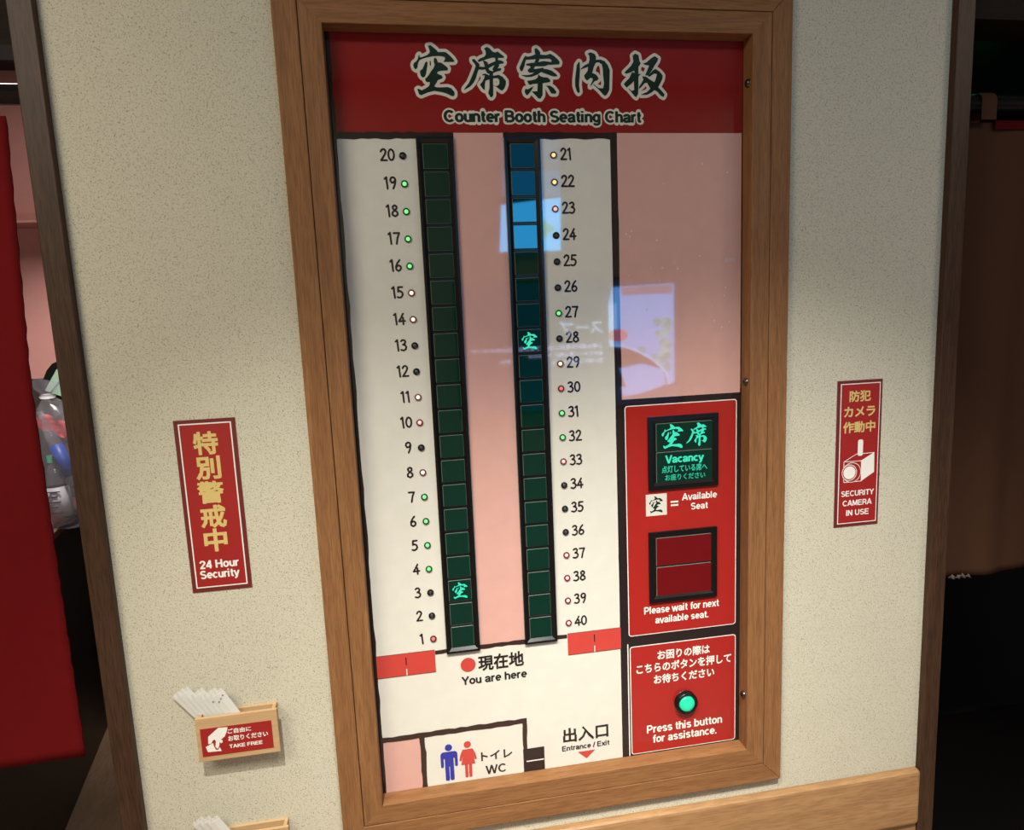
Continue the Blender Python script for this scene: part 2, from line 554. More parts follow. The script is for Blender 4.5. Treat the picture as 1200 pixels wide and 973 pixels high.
# centre lines of a plain grotesque alphabet, cap height 1
B0, T0, XH = 0.075, 0.925, 0.665
SKEL = {
    'A': ([[(.05, 0), (.36, T0 + .03), (.40, T0 + .03), (.71, 0)], [(.17, .30), (.59, .30)]], .76),
    'B': ([[(.10, B0), (.10, T0), (.38, T0)] + arc(.38, .725, .19, .20, 90, -90) + [(.10, .525)], [(.36, .525)] + arc(.40, .30, .22, .225, 90, -90) + [(.10, B0)]], .72),
    'C': ([arc(.40, .5, .31, .425, 42, 318, 16)], .76),
    'E': ([[(.62, T0), (.10, T0), (.10, B0), (.64, B0)], [(.10, .52), (.57, .52)]], .68),
    'F': ([[(.60, T0), (.10, T0), (.10, 0)], [(.10, .50), (.54, .50)]], .63),
    'H': ([[(.10, 0), (.10, 1)], [(.61, 0), (.61, 1)], [(.10, .52), (.61, .52)]], .73),
    'I': ([[(.11, 0), (.11, 1)]], .24),
    'K': ([[(.10, 0), (.10, 1)], [(.64, 1), (.14, .42)], [(.28, .58), (.68, 0)]], .72),
    'M': ([[(.10, 0), (.10, 1 - B0), (.14, 1 - B0), (.42, .12), (.70, 1 - B0), (.74, 1 - B0), (.74, 0)]], .86),
    'N': ([[(.10, 0), (.10, T0), (.14, T0), (.57, B0), (.61, B0), (.61, 1)]], .73),
    'P': ([[(.10, 0), (.10, T0), (.36, T0)] + arc(.38, .68, .20, .245, 90, -90) + [(.10, .435)]], .68),
    'R': ([[(.10, 0), (.10, T0), (.38, T0)] + arc(.40, .70, .20, .225, 90, -90) + [(.10, .475)], [(.40, .475), (.55, .40), (.60, .2), (.64, 0)]], .73),
    'S': ([arc(.34, .72, .235, .205, 25, 250, 9) + [(.34, .515)] + arc(.345, .285, .245, .215, 75, -155, 10)], .67),
    'T': ([[(.02, T0), (.62, T0)], [(.32, T0), (.32, 0)]], .64),
    'U': ([[(.10, 1), (.10, .36)] + arc(.355, .36, .255, .285, 180, 360) + [(.61, 1)]], .72),
    'V': ([[(.05, 1), (.33, .03), (.37, .03), (.65, 1)]], .70),
    'W': ([[(.05, 1), (.26, .04), (.30, .04), (.49, .95), (.53, .95), (.72, .04), (.76, .04), (.97, 1)]], 1.02),
    'Y': ([[(.04, 1), (.34, .45), (.64, 1)], [(.34, .45), (.34, 0)]], .68),
    'D': ([[(.10, B0), (.10, T0), (.32, T0)] + arc(.33, .5, .30, .425, 90, -90) + [(.10, B0)]], .74),
    'a': ([arc(.27, .50, .19, .165, 165, 20) + [(.455, .48), (.455, .16), (.50, 0)], [(.455, .41), (.26, .37)] + arc(.22, .21, .135, .145, 100, 300, 8) + [(.40, .13), (.455, .24)]], .57),
    'b': ([[(.09, 0), (.09, 1)], arc(.30, .37, .21, .295, 180, 540, 16)], .60),
    'c': ([arc(.29, .37, .215, .295, 45, 315, 14)], .54),
    'e': ([[(.09, .37), (.50, .37)] + arc(.295, .37, .205, .295, 0, 315, 14)], .58),
    'f': ([[(.37, T0), (.27, T0), (.20, .86), (.19, .72), (.19, 0)], [(.03, XH - .02), (.35, XH - .02)]], .36),
    'g': ([arc(.28, .38, .20, .285, 0, 360, 16), [(.48, XH + .06), (.48, -.02)] + arc(.28, -.02, .20, .17, 0, -155, 8)], .59),
    'h': ([[(.09, 0), (.09, 1)], [(.09, .42)] + arc(.28, .46, .19, .205, 170, 0, 8) + [(.47, 0)]], .56),
    'i': ([[(.09, 0), (.09, XH + .07)], [(.09, .85), (.09, 1)]], .24),
    'l': ([[(.09, 0), (.09, 1)]], .24),
    'n': ([[(.09, 0), (.09, XH + .06)], [(.09, .42)] + arc(.28, .46, .19, .205, 170, 0, 8) + [(.47, 0)]], .56),
    'o': ([arc(.295, .37, .215, .295, 0, 360, 18)], .59),
    'r': ([[(.09, 0), (.09, XH + .06)], [(.09, .42), (.14, .57), (.24, .655), (.36, .65)]], .38),
    's': ([arc(.265, .525, .18, .145, 20, 250, 8) + [(.27, .375)] + arc(.275, .215, .19, .145, 75, -155, 9)], .54),
    't': ([[(.17, .93), (.17, .20), (.21, .10), (.35, .085)], [(.03, XH - .02), (.34, XH - .02)]], .36),
    'u': ([[(.09, XH + .06), (.09, .28)] + arc(.28, .28, .19, .205, 180, 350, 8), [(.47, XH + .06), (.47, 0)]], .56),
    'v': ([[(.04, XH + .06), (.255, .02), (.295, .02), (.51, XH + .06)]], .55),
    'w': ([[(.04, XH + .06), (.20, .03), (.23, .03), (.385, .66), (.415, .66), (.57, .03), (.60, .03), (.76, XH + .06)]], .80),
    'x': ([[(.05, XH + .06), (.49, 0)], [(.49, XH + .06), (.05, 0)]], .54),
    'y': ([[(.04, XH + .06), (.275, .05)], [(.51, XH + .06), (.26, -.06), (.18, -.19), (.06, -.20)]], .55),
    '.': ([[(.09, 0), (.09, .15)]], .26),
    '/': ([[(.03, -.02), (.27, 1.02)]], .30),
    '2': ([[(.07, .70)] + arc(.295, .71, .21, .215, 165, -25, 9) + [(.10, .10), (.10, B0), (.53, B0)]], .60),
    '4': ([[(.42, 0), (.42, T0), (.38, T0), (.07, .30), (.07, .27), (.56, .27)]], .60),
}


def skeleton(ch):
    return SKEL[ch]


GLY = {}


def glyph(ch, bold):
    """flat letter shape and its advance; latin from the centre lines, the rest thickened all round by bold"""
    k = (ch, bold)
    if k in GLY:
        return GLY[k]
    if ch in SKEL:
        al = []
        for st in SKEL[ch][0]:
            al += pen(st, 0.13 + 2 * bold, butt=(st[0] != st[-1]))
        V, F = union(al)
        GLY[k] = (V, F, SKEL[ch][1] + 0.035)
        return GLY[k]
    c = bpy.data.curves.new('lettering', 'FONT')
    c.body = ch
    c.size = 1
    c.resolution_u = 2
    o = bpy.data.objects.new('lettering', c)
    COL.objects.link(o)
    dg = bpy.context.evaluated_depsgraph_get()
    me = bpy.data.meshes.new_from_object(o.evaluated_get(dg), depsgraph=dg)
    V = [(v.co.x, v.co.y) for v in me.vertices]
    F = [list(p.vertices) for p in me.polygons]
    bpy.data.objects.remove(o)
    bpy.data.curves.remove(c)
    bpy.data.meshes.remove(me)
    if bold:
        use = {}
        key = [(round(p[0], 4), round(p[1], 4)) for p in V]
        for f in F:
            for i in range(len(f)):
                e = tuple(sorted((key[f[i]], key[f[(i + 1) % len(f)]])))
                use[e] = use.get(e, 0) + 1
        al = [[V[i] for i in f] for f in F]
        h = bold * 0.9
        for e, cnt in use.items():
            if cnt == 1 and e[0] != e[1]:
                (ax_, az_), (bx_, bz_) = e
                l = math.hypot(bx_ - ax_, bz_ - az_)
                ux, uz = (bx_ - ax_) / l * h, (bz_ - az_) / l * h
                al.append([(ax_ - ux - uz, az_ - uz + ux), (ax_ - ux + uz, az_ - uz - ux), (bx_ + ux + uz, bz_ + uz - ux), (bx_ + ux - uz, bz_ + uz + ux)])
        V, F = union(al)
    else:
        F = [f if sum(V[f[i]][0] * V[f[(i + 1) % len(f)]][1] - V[f[(i + 1) % len(f)]][0] * V[f[i]][1] for i in range(len(f))) > 0 else f[::-1] for f in F]
    GLY[k] = (V, F, 1.0)
    return GLY[k]


def tag(o, label=None, cat=None, group=None, kind=None):
    if label:
        o['label'] = label
    if cat:
        o['category'] = cat
    if group:
        o['group'] = group
    if kind:
        o['kind'] = kind
    return o


def thing(name, loc, label, cat, group=None):
    o = bpy.data.objects.new(name, None)
    COL.objects.link(o)
    o.location = loc
    o.empty_display_size = 0.05
    return tag(o, label, cat, group)


def copy_tree(o, parent=None, **kw):
    c = o.copy()
    COL.objects.link(c)
    if parent is not None:
        c.parent = parent
    for ch in list(o.children):
        copy_tree(ch, c)
    return c


def holed(outer, holes, y0, y1, m, name, parent):
    """flat sheet with holes, thickness y0..y1"""
    c = bpy.data.curves.new(name, 'CURVE')
    c.dimensions = '2D'
    c.fill_mode = 'BOTH'
    c.extrude = abs(y1 - y0) / 2
    for pts in [outer] + holes:
        s = c.splines.new('POLY')
        s.points.add(len(pts) - 1)
        for p, q in zip(s.points, pts):
            p.co = (q[0], q[1], 0, 1)
        s.use_cyclic_u = True
    o = bpy.data.objects.new(name, c)
    COL.objects.link(o)
    dg = bpy.context.evaluated_depsgraph_get()
    me = bpy.data.meshes.new_from_object(o.evaluated_get(dg), depsgraph=dg)
    mb = MB()
    mid = (y0 + y1) / 2
    mb.add([(v.co.x, mid - v.co.z, v.co.y) for v in me.vertices], [list(p.vertices) for p in me.polygons], m)
    bpy.data.objects.remove(o)
    bpy.data.curves.remove(c)
    bpy.data.meshes.remove(me)
    return mb.build(name, parent)


def rrect(x0, x1, z0, z1, r, n=4):
    pts = []
    for cx, cz, a0 in ((x1 - r, z1 - r, 0), (x0 + r, z1 - r, 90), (x0 + r, z0 + r, 180), (x1 - r, z0 + r, 270)):
        for i in range(n + 1):
            t = math.radians(a0 + 90 * i / n)
            pts.append((cx + r * math.cos(t), cz + r * math.sin(t)))
    return pts


def tube_points(path, rad, n=10):
    """verts and faces of a tube through 3-D points (rad may be a list)"""
    vs, fs = [], []
    P = [Vector(p) for p in path]
    for i, p in enumerate(P):
        t = (P[min(i + 1, len(P) - 1)] - P[max(i - 1, 0)]).normalized()
        u = t.orthogonal().normalized() if i == 0 else (u - t * u.dot(t)).normalized()
        v = t.cross(u)
        r = rad[i] if isinstance(rad, (list, tuple)) else rad
        for k in range(n):
            a = 2 * math.pi * k / n
            vs.append(p + (u * math.cos(a) + v * math.sin(a)) * r)
    for i in range(len(P) - 1):
        for k in range(n):
            a, b = i * n + k, i * n + (k + 1) % n
            fs.append([a, b, b + n, a + n])
    fs.append(list(range(n))[::-1])
    fs.append([(len(P) - 1) * n + k for k in range(n)])
    return vs, fs

# brush characters of the heading, outlines in tenths of a millimetre on the chart (x, z)
BRUSH = {
    'kara': [[(771,19745),(823,19752),(872,19715),(915,19679),(942,19644),(1016,19646),(1073,19646),(1128,19607),(1188,19549),(1226,19496),(1208,19485),(1024,19482),(1054,19520),(1062,19547),(1040,19568),(966,19578),(852,19573),(748,19552),(667,19527),(614,19502),(595,19469),(582,19432),(573,19388),(543,19350),(516,19371),(502,19420),(515,19457),(557,19485),(588,19528),(602,19582),(617,19595),(625,19550),(681,19562),(750,19590),(792,19623),(800,19660),(786,19703)],[(733,19488),(752,19467),(745,19413),(731,19359),(715,19283),(695,19239),(654,19219),(622,19249),(610,19303),(615,19335),(657,19363),(683,19412),(709,19466)],[(790,19499),(807,19494),(809,19435),(796,19408),(787,19446)],[(885,19553),(912,19534),(932,19475),(989,19470),(1027,19444),(1077,19407),(1104,19375),(1090,19342),(998,19339),(940,19329),(904,19302),(926,19280),(977,19265),(1004,19233),(985,19205),(944,19194),(908,19177),(895,19145),(864,19106),(845,19079),(890,19063),(982,19064),(1075,19070),(1143,19049),(1192,18990),(1195,18941),(1176,18918),(1136,18920),(1068,18956),(978,18982),(841,19003),(724,18974),(654,18946),(607,18926),(569,18951),(560,18989),(545,19027),(569,19038),(624,19011),(694,19045),(748,19078),(770,19121),(769,19148),(723,19145),(696,19169),(695,19207),(729,19229),(759,19262),(803,19327),(852,19382),(872,19436),(858,19490),(867,19538)]],
    'seki': [[(1751,19716),(1804,19745),(1850,19724),(1900,19671),(1946,19655),(1994,19672),(2108,19587),(2095,19568),(2007,19564),(1895,19567),(1783,19538),(1652,19492),(1624,19514),(1678,19552),(1750,19581),(1781,19619),(1778,19674)],[(1532,19534),(1573,19542),(1617,19497),(1662,19454),(1653,19389),(1620,19323),(1586,19224),(1541,19147),(1474,19080),(1366,19022),(1373,19047),(1460,19146),(1511,19245),(1563,19355),(1591,19431),(1564,19475),(1536,19501)],[(1648,19416),(1741,19412),(1802,19451),(1910,19497),(2005,19531),(2063,19521),(2100,19494),(2085,19474),(2002,19460),(1907,19436),(1798,19380),(1716,19363),(1646,19367)],[(1723,19521),(1770,19511),(1815,19479),(1801,19424),(1833,19359),(1902,19338),(1963,19383),(2023,19400),(2051,19384),(2032,19356),(1949,19333),(1853,19293),(1795,19304),(1762,19358),(1753,19412)],[(1917,19655),(2011,19656),(1994,19547),(1997,19492),(2013,19438),(1962,19361),(1902,19338),(1886,19381),(1931,19448),(1947,19535),(1932,19600)],[(1700,19291),(1760,19303),(1828,19271),(1899,19267),(1994,19284),(2063,19252),(2119,19187),(2116,19121),(2084,19054),(2040,19015),(1994,19042),(1937,19086),(1892,19118),(1891,19102),(1961,19097),(1998,19130),(2001,19197),(1968,19229),(1897,19223),(1825,19205),(1754,19182),(1739,19116),(1734,19023),(1700,19045),(1651,19115),(1700,19171),(1732,19226),(1746,19270),(1705,19269)],[(1826,19348),(1896,19338),(1888,19162),(1883,18942),(1852,18903),(1829,18908),(1791,18974),(1818,19062),(1825,19205)]],
    'an': [[(2657,19729),(2693,19744),(2739,19703),(2762,19670),(2760,19626),(2733,19527),(2695,19493),(2648,19503),(2667,19537),(2687,19592),(2660,19668)],[(2485,19610),(2526,19595),(2592,19607),(2665,19635),(2773,19632),(2868,19628),(2941,19652),(3012,19614),(3083,19555),(3112,19511),(3098,19475),(3007,19470),(2911,19463),(2948,19508),(2962,19547),(2914,19568),(2746,19560),(2602,19549),(2500,19543),(2481,19500),(2467,19445),(2434,19368),(2415,19345),(2386,19361),(2372,19411),(2408,19477),(2454,19566)],[(2492,19473),(2576,19491),(2696,19504),(2817,19528),(2913,19519),(2961,19508),(2911,19469),(2838,19440),(2753,19436),(2657,19435),(2632,19393),(2668,19393),(2813,19417),(2812,19395),(2762,19339),(2688,19294),(2591,19259),(2483,19252),(2406,19279),(2412,19288),(2508,19286),(2592,19304),(2641,19332),(2557,19325),(2522,19347),(2524,19380),(2573,19414),(2562,19441),(2502,19446)],[(2776,19389),(2860,19396),(2956,19370),(3027,19321),(3062,19288),(3049,19271),(2976,19270),(2881,19302),(2797,19329),(2750,19350)],[(2712,19305),(2747,19272),(2795,19256),(2879,19252),(2926,19214),(2925,19175),(2852,19163),(2785,19151),(2777,18950),(2733,18888),(2697,18893),(2645,18949),(2581,19009),(2617,19015),(2683,19016),(2694,19144),(2610,19138),(2549,19120),(2520,19148),(2504,19192),(2564,19198),(2649,19216),(2698,19250)],[(2469,19058),(2510,19048),(2621,19104),(2582,19037),(2532,18981),(2500,18942),(2465,18964),(2449,19014)],[(2844,19112),(2922,19113),(2982,19075),(3034,19014),(3021,18977),(2942,18979),(2913,19018),(2885,19074)]],
    'nai': [[(3469,19528),(3481,19517),(3483,19383),(3473,19271),(3457,19136),(3470,19013),(3441,18988),(3411,19023),(3383,19113),(3386,19225),(3409,19371),(3424,19471)],[(3632,19670),(3687,19690),(3760,19666),(3790,19622),(3783,19566),(3869,19570),(3942,19547),(4003,19481),(4041,19391),(4036,19278),(4024,19052),(3979,18972),(3941,18947),(3904,18972),(3831,19050),(3722,19139),(3735,19148),(3820,19084),(3907,19079),(3927,19164),(3912,19299),(3908,19412),(3892,19490),(3831,19523),(3781,19511),(3742,19443),(3722,19375),(3709,19342),(3788,19309),(3830,19248),(3804,19214),(3748,19196),(3710,19150),(3666,19103),(3673,19139),(3705,19195),(3719,19241),(3676,19257),(3638,19228),(3613,19206),(3571,19239),(3554,19295),(3586,19329),(3624,19374),(3632,19441),(3545,19412),(3501,19392),(3496,19406),(3559,19462),(3646,19503),(3666,19564),(3661,19631)]],
    'ban': [[(4477,19646),(4528,19686),(4591,19659),(4608,19558),(4632,19513),(4587,19456),(4585,19331),(4636,19343),(4584,19286),(4582,19149),(4573,18989),(4534,18926),(4497,18954),(4454,19005),(4386,19079),(4392,19084),(4454,19040),(4499,19057),(4495,19194),(4510,19330),(4494,19533)],[(4494,19545),(4589,19558),(4600,19490),(4523,19398),(4422,19352),(4346,19334),(4316,19356),(4360,19396),(4437,19465)],[(4460,19363),(4548,19342),(4521,19240),(4457,19171),(4355,19095),(4299,19152),(4331,19192),(4408,19261)],[(4670,19514),(4740,19537),(4829,19607),(4899,19648),(4969,19609),(4955,19564),(4897,19483),(4839,19392),(4775,19311),(4711,19310),(4750,19390),(4790,19482),(4714,19492)],[(4654,19298),(4736,19288),(4799,19243),(4887,19198),(4913,19244),(4940,19336),(4889,19347),(4800,19289),(4762,19300),(4865,19403),(4916,19427),(4991,19382),(5054,19315),(5041,19246),(4989,19154),(4963,19108),(5026,19051),(5089,18983),(5063,18936),(5012,18959),(4949,19027),(4886,19061),(4809,19083),(4747,19185),(4697,19173),(4645,19116),(4587,19069),(4594,19115),(4646,19184),(4679,19242)],[(4822,19095),(4911,19073),(4834,19015),(4744,18974),(4630,18969),(4643,18984),(4745,19025)]],
}

# ------------------------------------------------------------------ the room
def struct(name, mb, label=None):
    o = mb.build(name)
    o['kind'] = 'structure'
    return o


mb = MB()                                            # plastered wall between the two doorways, open behind the chart
mb.box(-0.525, -0.160, 0, 0.12, 0, 2.68, 'beige_plaster')
mb.box(0.728, 1.083, 0, 0.12, 0, 2.68, 'beige_plaster')
mb.box(-0.160, 0.728, 0, 0.12, 0, 0.508, 'beige_plaster')
mb.box(-0.160, 0.728, 0, 0.12, 2.058, 2.68, 'beige_plaster')
struct('wall_back', mb)
mb = MB(); mb.box(-0.562, -0.525, -0.015, 0.12, 0, 2.68, POST, 0.0015)
struct('trim_1', mb)
mb = MB(); mb.box(1.083, 1.121, -0.015, 0.12, 0, 2.68, POST, 0.0015)
struct('trim_2', mb)
mb = MB(); mb.box(-0.525, 1.081, -0.022, 0.0, 0.330, 0.464, RAIL, 0.009, 3)
struct('trim_3', mb)
mb = MB(); mb.box(-0.525, 1.083, -0.010, 0.0, 0.0, 0.328, RAIL, 0.002)
struct('trim_4', mb)
mb = MB(); mb.box(-2.6, -0.562, 0.055, 0.12, 1.975, 2.68, DARKW)
struct('trim_5', mb)
mb = MB(); mb.box(1.121, 2.8, 0.02, 0.12, 2.045, 2.68, DARKW)
struct('trim_6', mb)
mb = MB(); mb.box(-2.7, 2.9, -2.4, 2.0, -0.05, 0.0, FLOORW)
struct('floor', mb)
mb = MB(); mb.box(-2.7, 2.9, -2.4, 0.12, 2.68, 2.74, mat('corridor_ceiling', (0.42, 0.38, 0.30), 0.8))
struct('ceiling', mb)
mb = MB(); mb.box(-2.7, 2.9, -2.4, -2.3, 0, 2.68, 'beige_plaster')
struct('wall_front', mb)
mb = MB(); mb.box(-2.7, -2.6, -2.3, 2.0, 0, 2.68, mat('brown_wall', (0.16, 0.10, 0.07), 0.8))
struct('wall_left', mb)
mb = MB(); mb.box(2.8, 2.9, -2.3, 2.0, 0, 2.68, MATS['brown_wall'])
struct('wall_right', mb)
# booth side: pink back wall above a dark dado, dark ceiling; partition to the dark room behind the chart
BPINK = mat('booth_pink', (0.62, 0.30, 0.275), 0.7)
DARK = mat('dark_room', (0.020, 0.016, 0.015), 0.8)
DADO = mat('booth_dado', (0.05, 0.035, 0.03), 0.6)
mb = MB()
mb.box(-2.6, -0.2, 1.70, 1.80, 1.345, 2.50, BPINK)
mb.box(-2.6, -0.2, 1.685, 1.80, 0.0, 1.345, DADO)
struct('wall_booth', mb)
mb = MB(); mb.box(-2.6, -0.2, 0.12, 1.8, 2.50, 2.56, DARK)
struct('ceiling_booth', mb)
mb = MB(); mb.box(-0.2, -0.1, 0.12, 1.8, 0, 2.68, DARK)
struct('wall_partition', mb)
mb = MB(); mb.box(0.9, 2.8, 0.75, 0.85, 0, 2.68, mat('black_wall', (0.008, 0.007, 0.007), 0.8, spec=0.1))
struct('wall_dark_room', mb)
mb = MB(); mb.box(1.0, 2.8, 0.0, 0.75, 0.0, 0.004, mat('dark_floor_shade', (0.004, 0.003, 0.003), 0.9, spec=0.05))  # black sheet over the brown floor, stands in for the unlit room's shade
struct('floor_dark_room', mb)

# ------------------------------------------------------------------ the seating chart
chart = thing('seating_chart_board', (0.284, 0.0, 0.495),
              'wood framed counter booth seating chart with red heading and two strips of seat lights', 'sign board')
YP = 0.022                                           # face of the printed panel, sunk behind the frame


def lay(n):
    return YP - 0.0003 * n


def rail(name, x0, x1, z0, z1, y0, y1, m, mitre, bev=0.0015):
    """one frame member with mitred ends; mitre = which side is the inside: 'L','R','T','B' member"""
    bm = bmesh.new()
    t = (x1 - x0) if mitre in 'LR' else (z1 - z0)
    if mitre == 'L':
        q = [(x0, z0), (x1, z0 + t), (x1, z1 - t), (x0, z1)]
    elif mitre == 'R':
        q = [(x0, z0 + t), (x1, z0), (x1, z1), (x0, z1 - t)]
    elif mitre == 'B':
        q = [(x0, z0), (x1, z0), (x1 - t, z1), (x0 + t, z1)]
    else:
        q = [(x0 + t, z0), (x1 - t, z0), (x1, z1), (x0, z1)]
    f = [bm.verts.new((p[0], y0, p[1])) for p in q]
    g = [bm.verts.new((p[0], y1, p[1])) for p in q]
    bm.faces.new(f)
    bm.faces.new(g[::-1])
    for i in range(4):
        bm.faces.new([f[i], g[i], g[(i + 1) % 4], f[(i + 1) % 4]])
    bmesh.ops.recalc_face_normals(bm, faces=bm.faces[:])
    bmesh.ops.bevel(bm, geom=bm.edges[:], offset=bev, segments=2, affect='EDGES', profile=0.5)
    k = MB()
    k.bm(bm, m)
    return k.build(name, chart)


FX0, FX1, FZ0, FZ1 = -0.174, 0.742, 0.495, 2.071    # outside of the frame
SX0, SX1, SZ0, SZ1 = -0.1335, 0.702, 0.5365, 2.031  # seam between fixed frame and opening frame
IX0, IX1, IZ0, IZ1 = -0.096, 0.6637, 0.5757, 1.9927  # sight opening
g = 0.0006
rail('frame_rail', FX0, SX0 - g, FZ0, FZ1, -0.015, 0.03, FV, 'L')
rail('frame_rail', SX1 + g, FX1, FZ0, FZ1, -0.015, 0.03, FV, 'R')
rail('frame_rail', FX0, FX1, FZ0, SZ0 - g, -0.015, 0.03, FH, 'B')
rail('frame_rail', FX0, FX1, SZ1 + g, FZ1, -0.015, 0.03, FH, 'T')
rail('door_rail', SX0 + g, IX0, SZ0, SZ1, -0.0145, 0.0205, FV, 'L', 0.001)
rail('door_rail', IX1, SX1 - g, SZ0, SZ1, -0.0145, 0.0205, FV, 'R', 0.001)
rail('door_rail', SX0, SX1, SZ0 + g, IZ0, -0.0145, 0.0205, FH, 'B', 0.001)
rail('door_rail', SX0, SX1, IZ1, SZ1 - g, -0.0145, 0.0205, FH, 'T', 0.001)
mb = MB()
mb.box(-0.150, 0.718, 0.030, 0.045, 0.512, 2.054, SEAM)
tag(mb.build('back_panel', chart), 'dark back panel')


def wavy(x0, z0, x1, z1, wd, y, m, k, amp=0.0012, step=0.012):
    """brush-drawn wall line with an uneven edge"""
    rnd = random.Random(k)
    L = math.hypot(x1 - x0, z1 - z0)
    n = max(2, int(L / step))
    dx, dz = (x1 - x0) / L, (z1 - z0) / L
    up, dn = [], []
    for i in range(n + 1):
        t = L * i / n
        a, b = wd / 2 + rnd.uniform(-amp, amp), wd / 2 + rnd.uniform(-amp, amp)
        up.append((x0 + dx * t - dz * a, z0 + dz * t + dx * a))
        dn.append((x0 + dx * t + dz * b, z0 + dz * t - dx * b))
    M.flat(up + dn[::-1], y - k * 0.00003, m)


# the print: floor plan of the counter
M = MB()
M.box(-0.125, 0.695, YP, 0.030, 0.545, 2.022, BLACKINK)                       # panel, dark margin
M.rect(-0.0895, 0.402, 0.545, 1.822, lay(1), WHITE)                           # white floor
M.rect(0.1135, 0.2025, 0.860, 1.8305, lay(2), PINK)                           # pink counter between the strips
M.rect(0.4150, 0.6625, 1.3345, 1.8305, lay(1), PINK)                          # pink area at the right
M.rect(0.4020, 0.4150, 0.545, 1.8305, lay(2), BLACKINK)                       # wall line right of the white floor
M.rect(0.4165, 0.4188, 0.545, 0.826, lay(2), LETTERW)
M.rect(0.4150, 0.6637, 0.545, 1.3345, lay(1), BLACKINK)
wavy(-0.0950, 1.8255, 0.1095, 1.8265, 0.0115, lay(3), BLACKINK, 1)
wavy(0.2065, 1.8255, 0.4150, 1.8255, 0.0115, lay(3), BLACKINK, 2)
wavy(0.0240, 0.8590, 0.2900, 0.8595, 0.0085, lay(3), BROWNINK, 3)
wavy(0.4085, 1.825, 0.4085, 0.560, 0.0125, lay(3), BLACKINK, 4, 0.0010, 0.05)
wavy(-0.0930, 1.990, -0.0930, 0.560, 0.0085, lay(3), BLACKINK, 5, 0.0014, 0.03)
# doorways marked red
for xa, xb, zt, zb in ((-0.0895, 0.0235, 0.8643, 0.8190), (0.2910, 0.4030, 0.8648, 0.8193)):
    M.rect(xa, xb, zb, zt, lay(4), MAPRED)
    xm = (xa + xb) / 2
    M.rect(xm - 0.0010, xm + 0.0010, zt - 0.024, zt - 0.008, lay(5), BLACKINK)
    M.rect(xm - 0.0010, xm + 0.0010, zb, zb + 0.0135, lay(5), WHITE)
    for a, b, c, d in ((xa, xb, zt, zt + 0.0008), (xa, xb, zb - 0.0008, zb)):
        M.rect(a, b, c, d, lay(4), BROWNINK)
# toilet corner
M.rect(-0.0895, -0.0150, 0.545, 0.685, lay(2), PINK)
wavy(-0.0930, 0.6880, 0.2000, 0.6885, 0.0110, lay(3), BROWNINK, 6)
wavy(0.1950, 0.6900, 0.1950, 0.6240, 0.0100, lay(3), BROWNINK, 7)
wavy(-0.0120, 0.6880, -0.0120, 0.5600, 0.0105, lay(3), BROWNINK, 8)
M.rect(0.1900, 0.2340, 0.5695, 0.6260, lay(4), BLACKINK)
M.rect(0.1960, 0.2325, 0.5968, 0.5992, lay(5), LETTERW)
# you are here dot, exit arrow
M.flat([(0.0872 + 0.0148 * math.cos(t * math.pi / 16), 0.8250 + 0.0148 * math.sin(t * math.pi / 16)) for t in range(32)], lay(4), MAPRED)
M.flat([(0.3050, 0.6020), (0.3420, 0.6020), (0.3235, 0.5850)], lay(4), MAPRED)
M.build('printed_plan', chart)


def disc(cx, cz, r, y, m, n=24):
    M.flat([(cx + r * math.cos(2 * math.pi * t / n), cz + r * math.sin(2 * math.pi * t / n)) for t in range(n)], y, m)


# toilet figures
M = MB()
def circ(cx, cz, r, n=24):
    return [(cx + r * math.cos(2 * math.pi * t / n), cz + r * math.sin(2 * math.pi * t / n)) for t in range(n)]


cx = 0.0385
al = [circ(cx, 0.6535, 0.0072), rrect(cx - 0.0170, cx + 0.0170, 0.6300, 0.6445, 0.0065), rrect(cx - 0.0088, cx + 0.0088, 0.612, 0.641, 0.001)]
for s in (-1, 1):
    xs = sorted((cx + s * 0.0170, cx + s * 0.0112))
    al.append(rrect(xs[0], xs[1], 0.6110, 0.6400, 0.0026))
    xs = sorted((cx + s * 0.0007, cx + s * 0.0088))
    al.append(rrect(xs[0], xs[1], 0.5815, 0.6300, 0.0024))
M.sheet(al, lay(4), MAPBLUE)
M.build('toilet_figure', chart)['label'] = 'blue standing man toilet symbol'
M = MB()
cx = 0.0765
disc(cx, 0.6545, 0.0072, lay(4), MAPRED)
M.flat([(cx - 0.0100, 0.6445), (cx + 0.0100, 0.6445), (cx + 0.0150, 0.6340), (cx + 0.0178, 0.6210), (cx + 0.0135, 0.6200),
        (cx + 0.0098, 0.6320), (cx + 0.0145, 0.6110), (cx - 0.0145, 0.6110), (cx - 0.0098, 0.6320), (cx - 0.0135, 0.6200),
        (cx - 0.0178, 0.6210), (cx - 0.0150, 0.6340)], lay(4), MAPRED)
for s in (-1, 1):
    xs = sorted((cx + s * 0.0009, cx + s * 0.0070))
    M.flat(rrect(xs[0], xs[1], 0.5825, 0.6115, 0.0022), lay(4), MAPRED)
M.build('toilet_figure', chart)['label'] = 'red standing woman toilet symbol'

M = MB()
M.text('現在地', 0.1071, 0.1996, 0.8080, 0.0330, lay(4), BLACKINK, 0.028, ink=True)
M.text('You are here', 0.0723, 0.2046, 0.7835, 0.0170, lay(4), BLACKINK, 0.022)
M.build('map_caption', chart)
M = MB()
M.text('トイレ', 0.1030, 0.1673, 0.6135, 0.0195, lay(4), BLACKINK, 0.025, ink=True)
M.text('WC', 0.1108, 0.1526, 0.5830, 0.0185, lay(4), BLACKINK, 0.008)
M.build('map_caption', chart)
M = MB()
M.text('出入口', 0.2745, 0.3717, 0.6262, 0.0325, lay(4), BLACKINK, 0.028, ink=True)
M.text('Entrance / Exit', 0.2716, 0.3735, 0.6083, 0.0112, lay(4), BLACKINK, 0.018)
M.build('map_caption', chart)

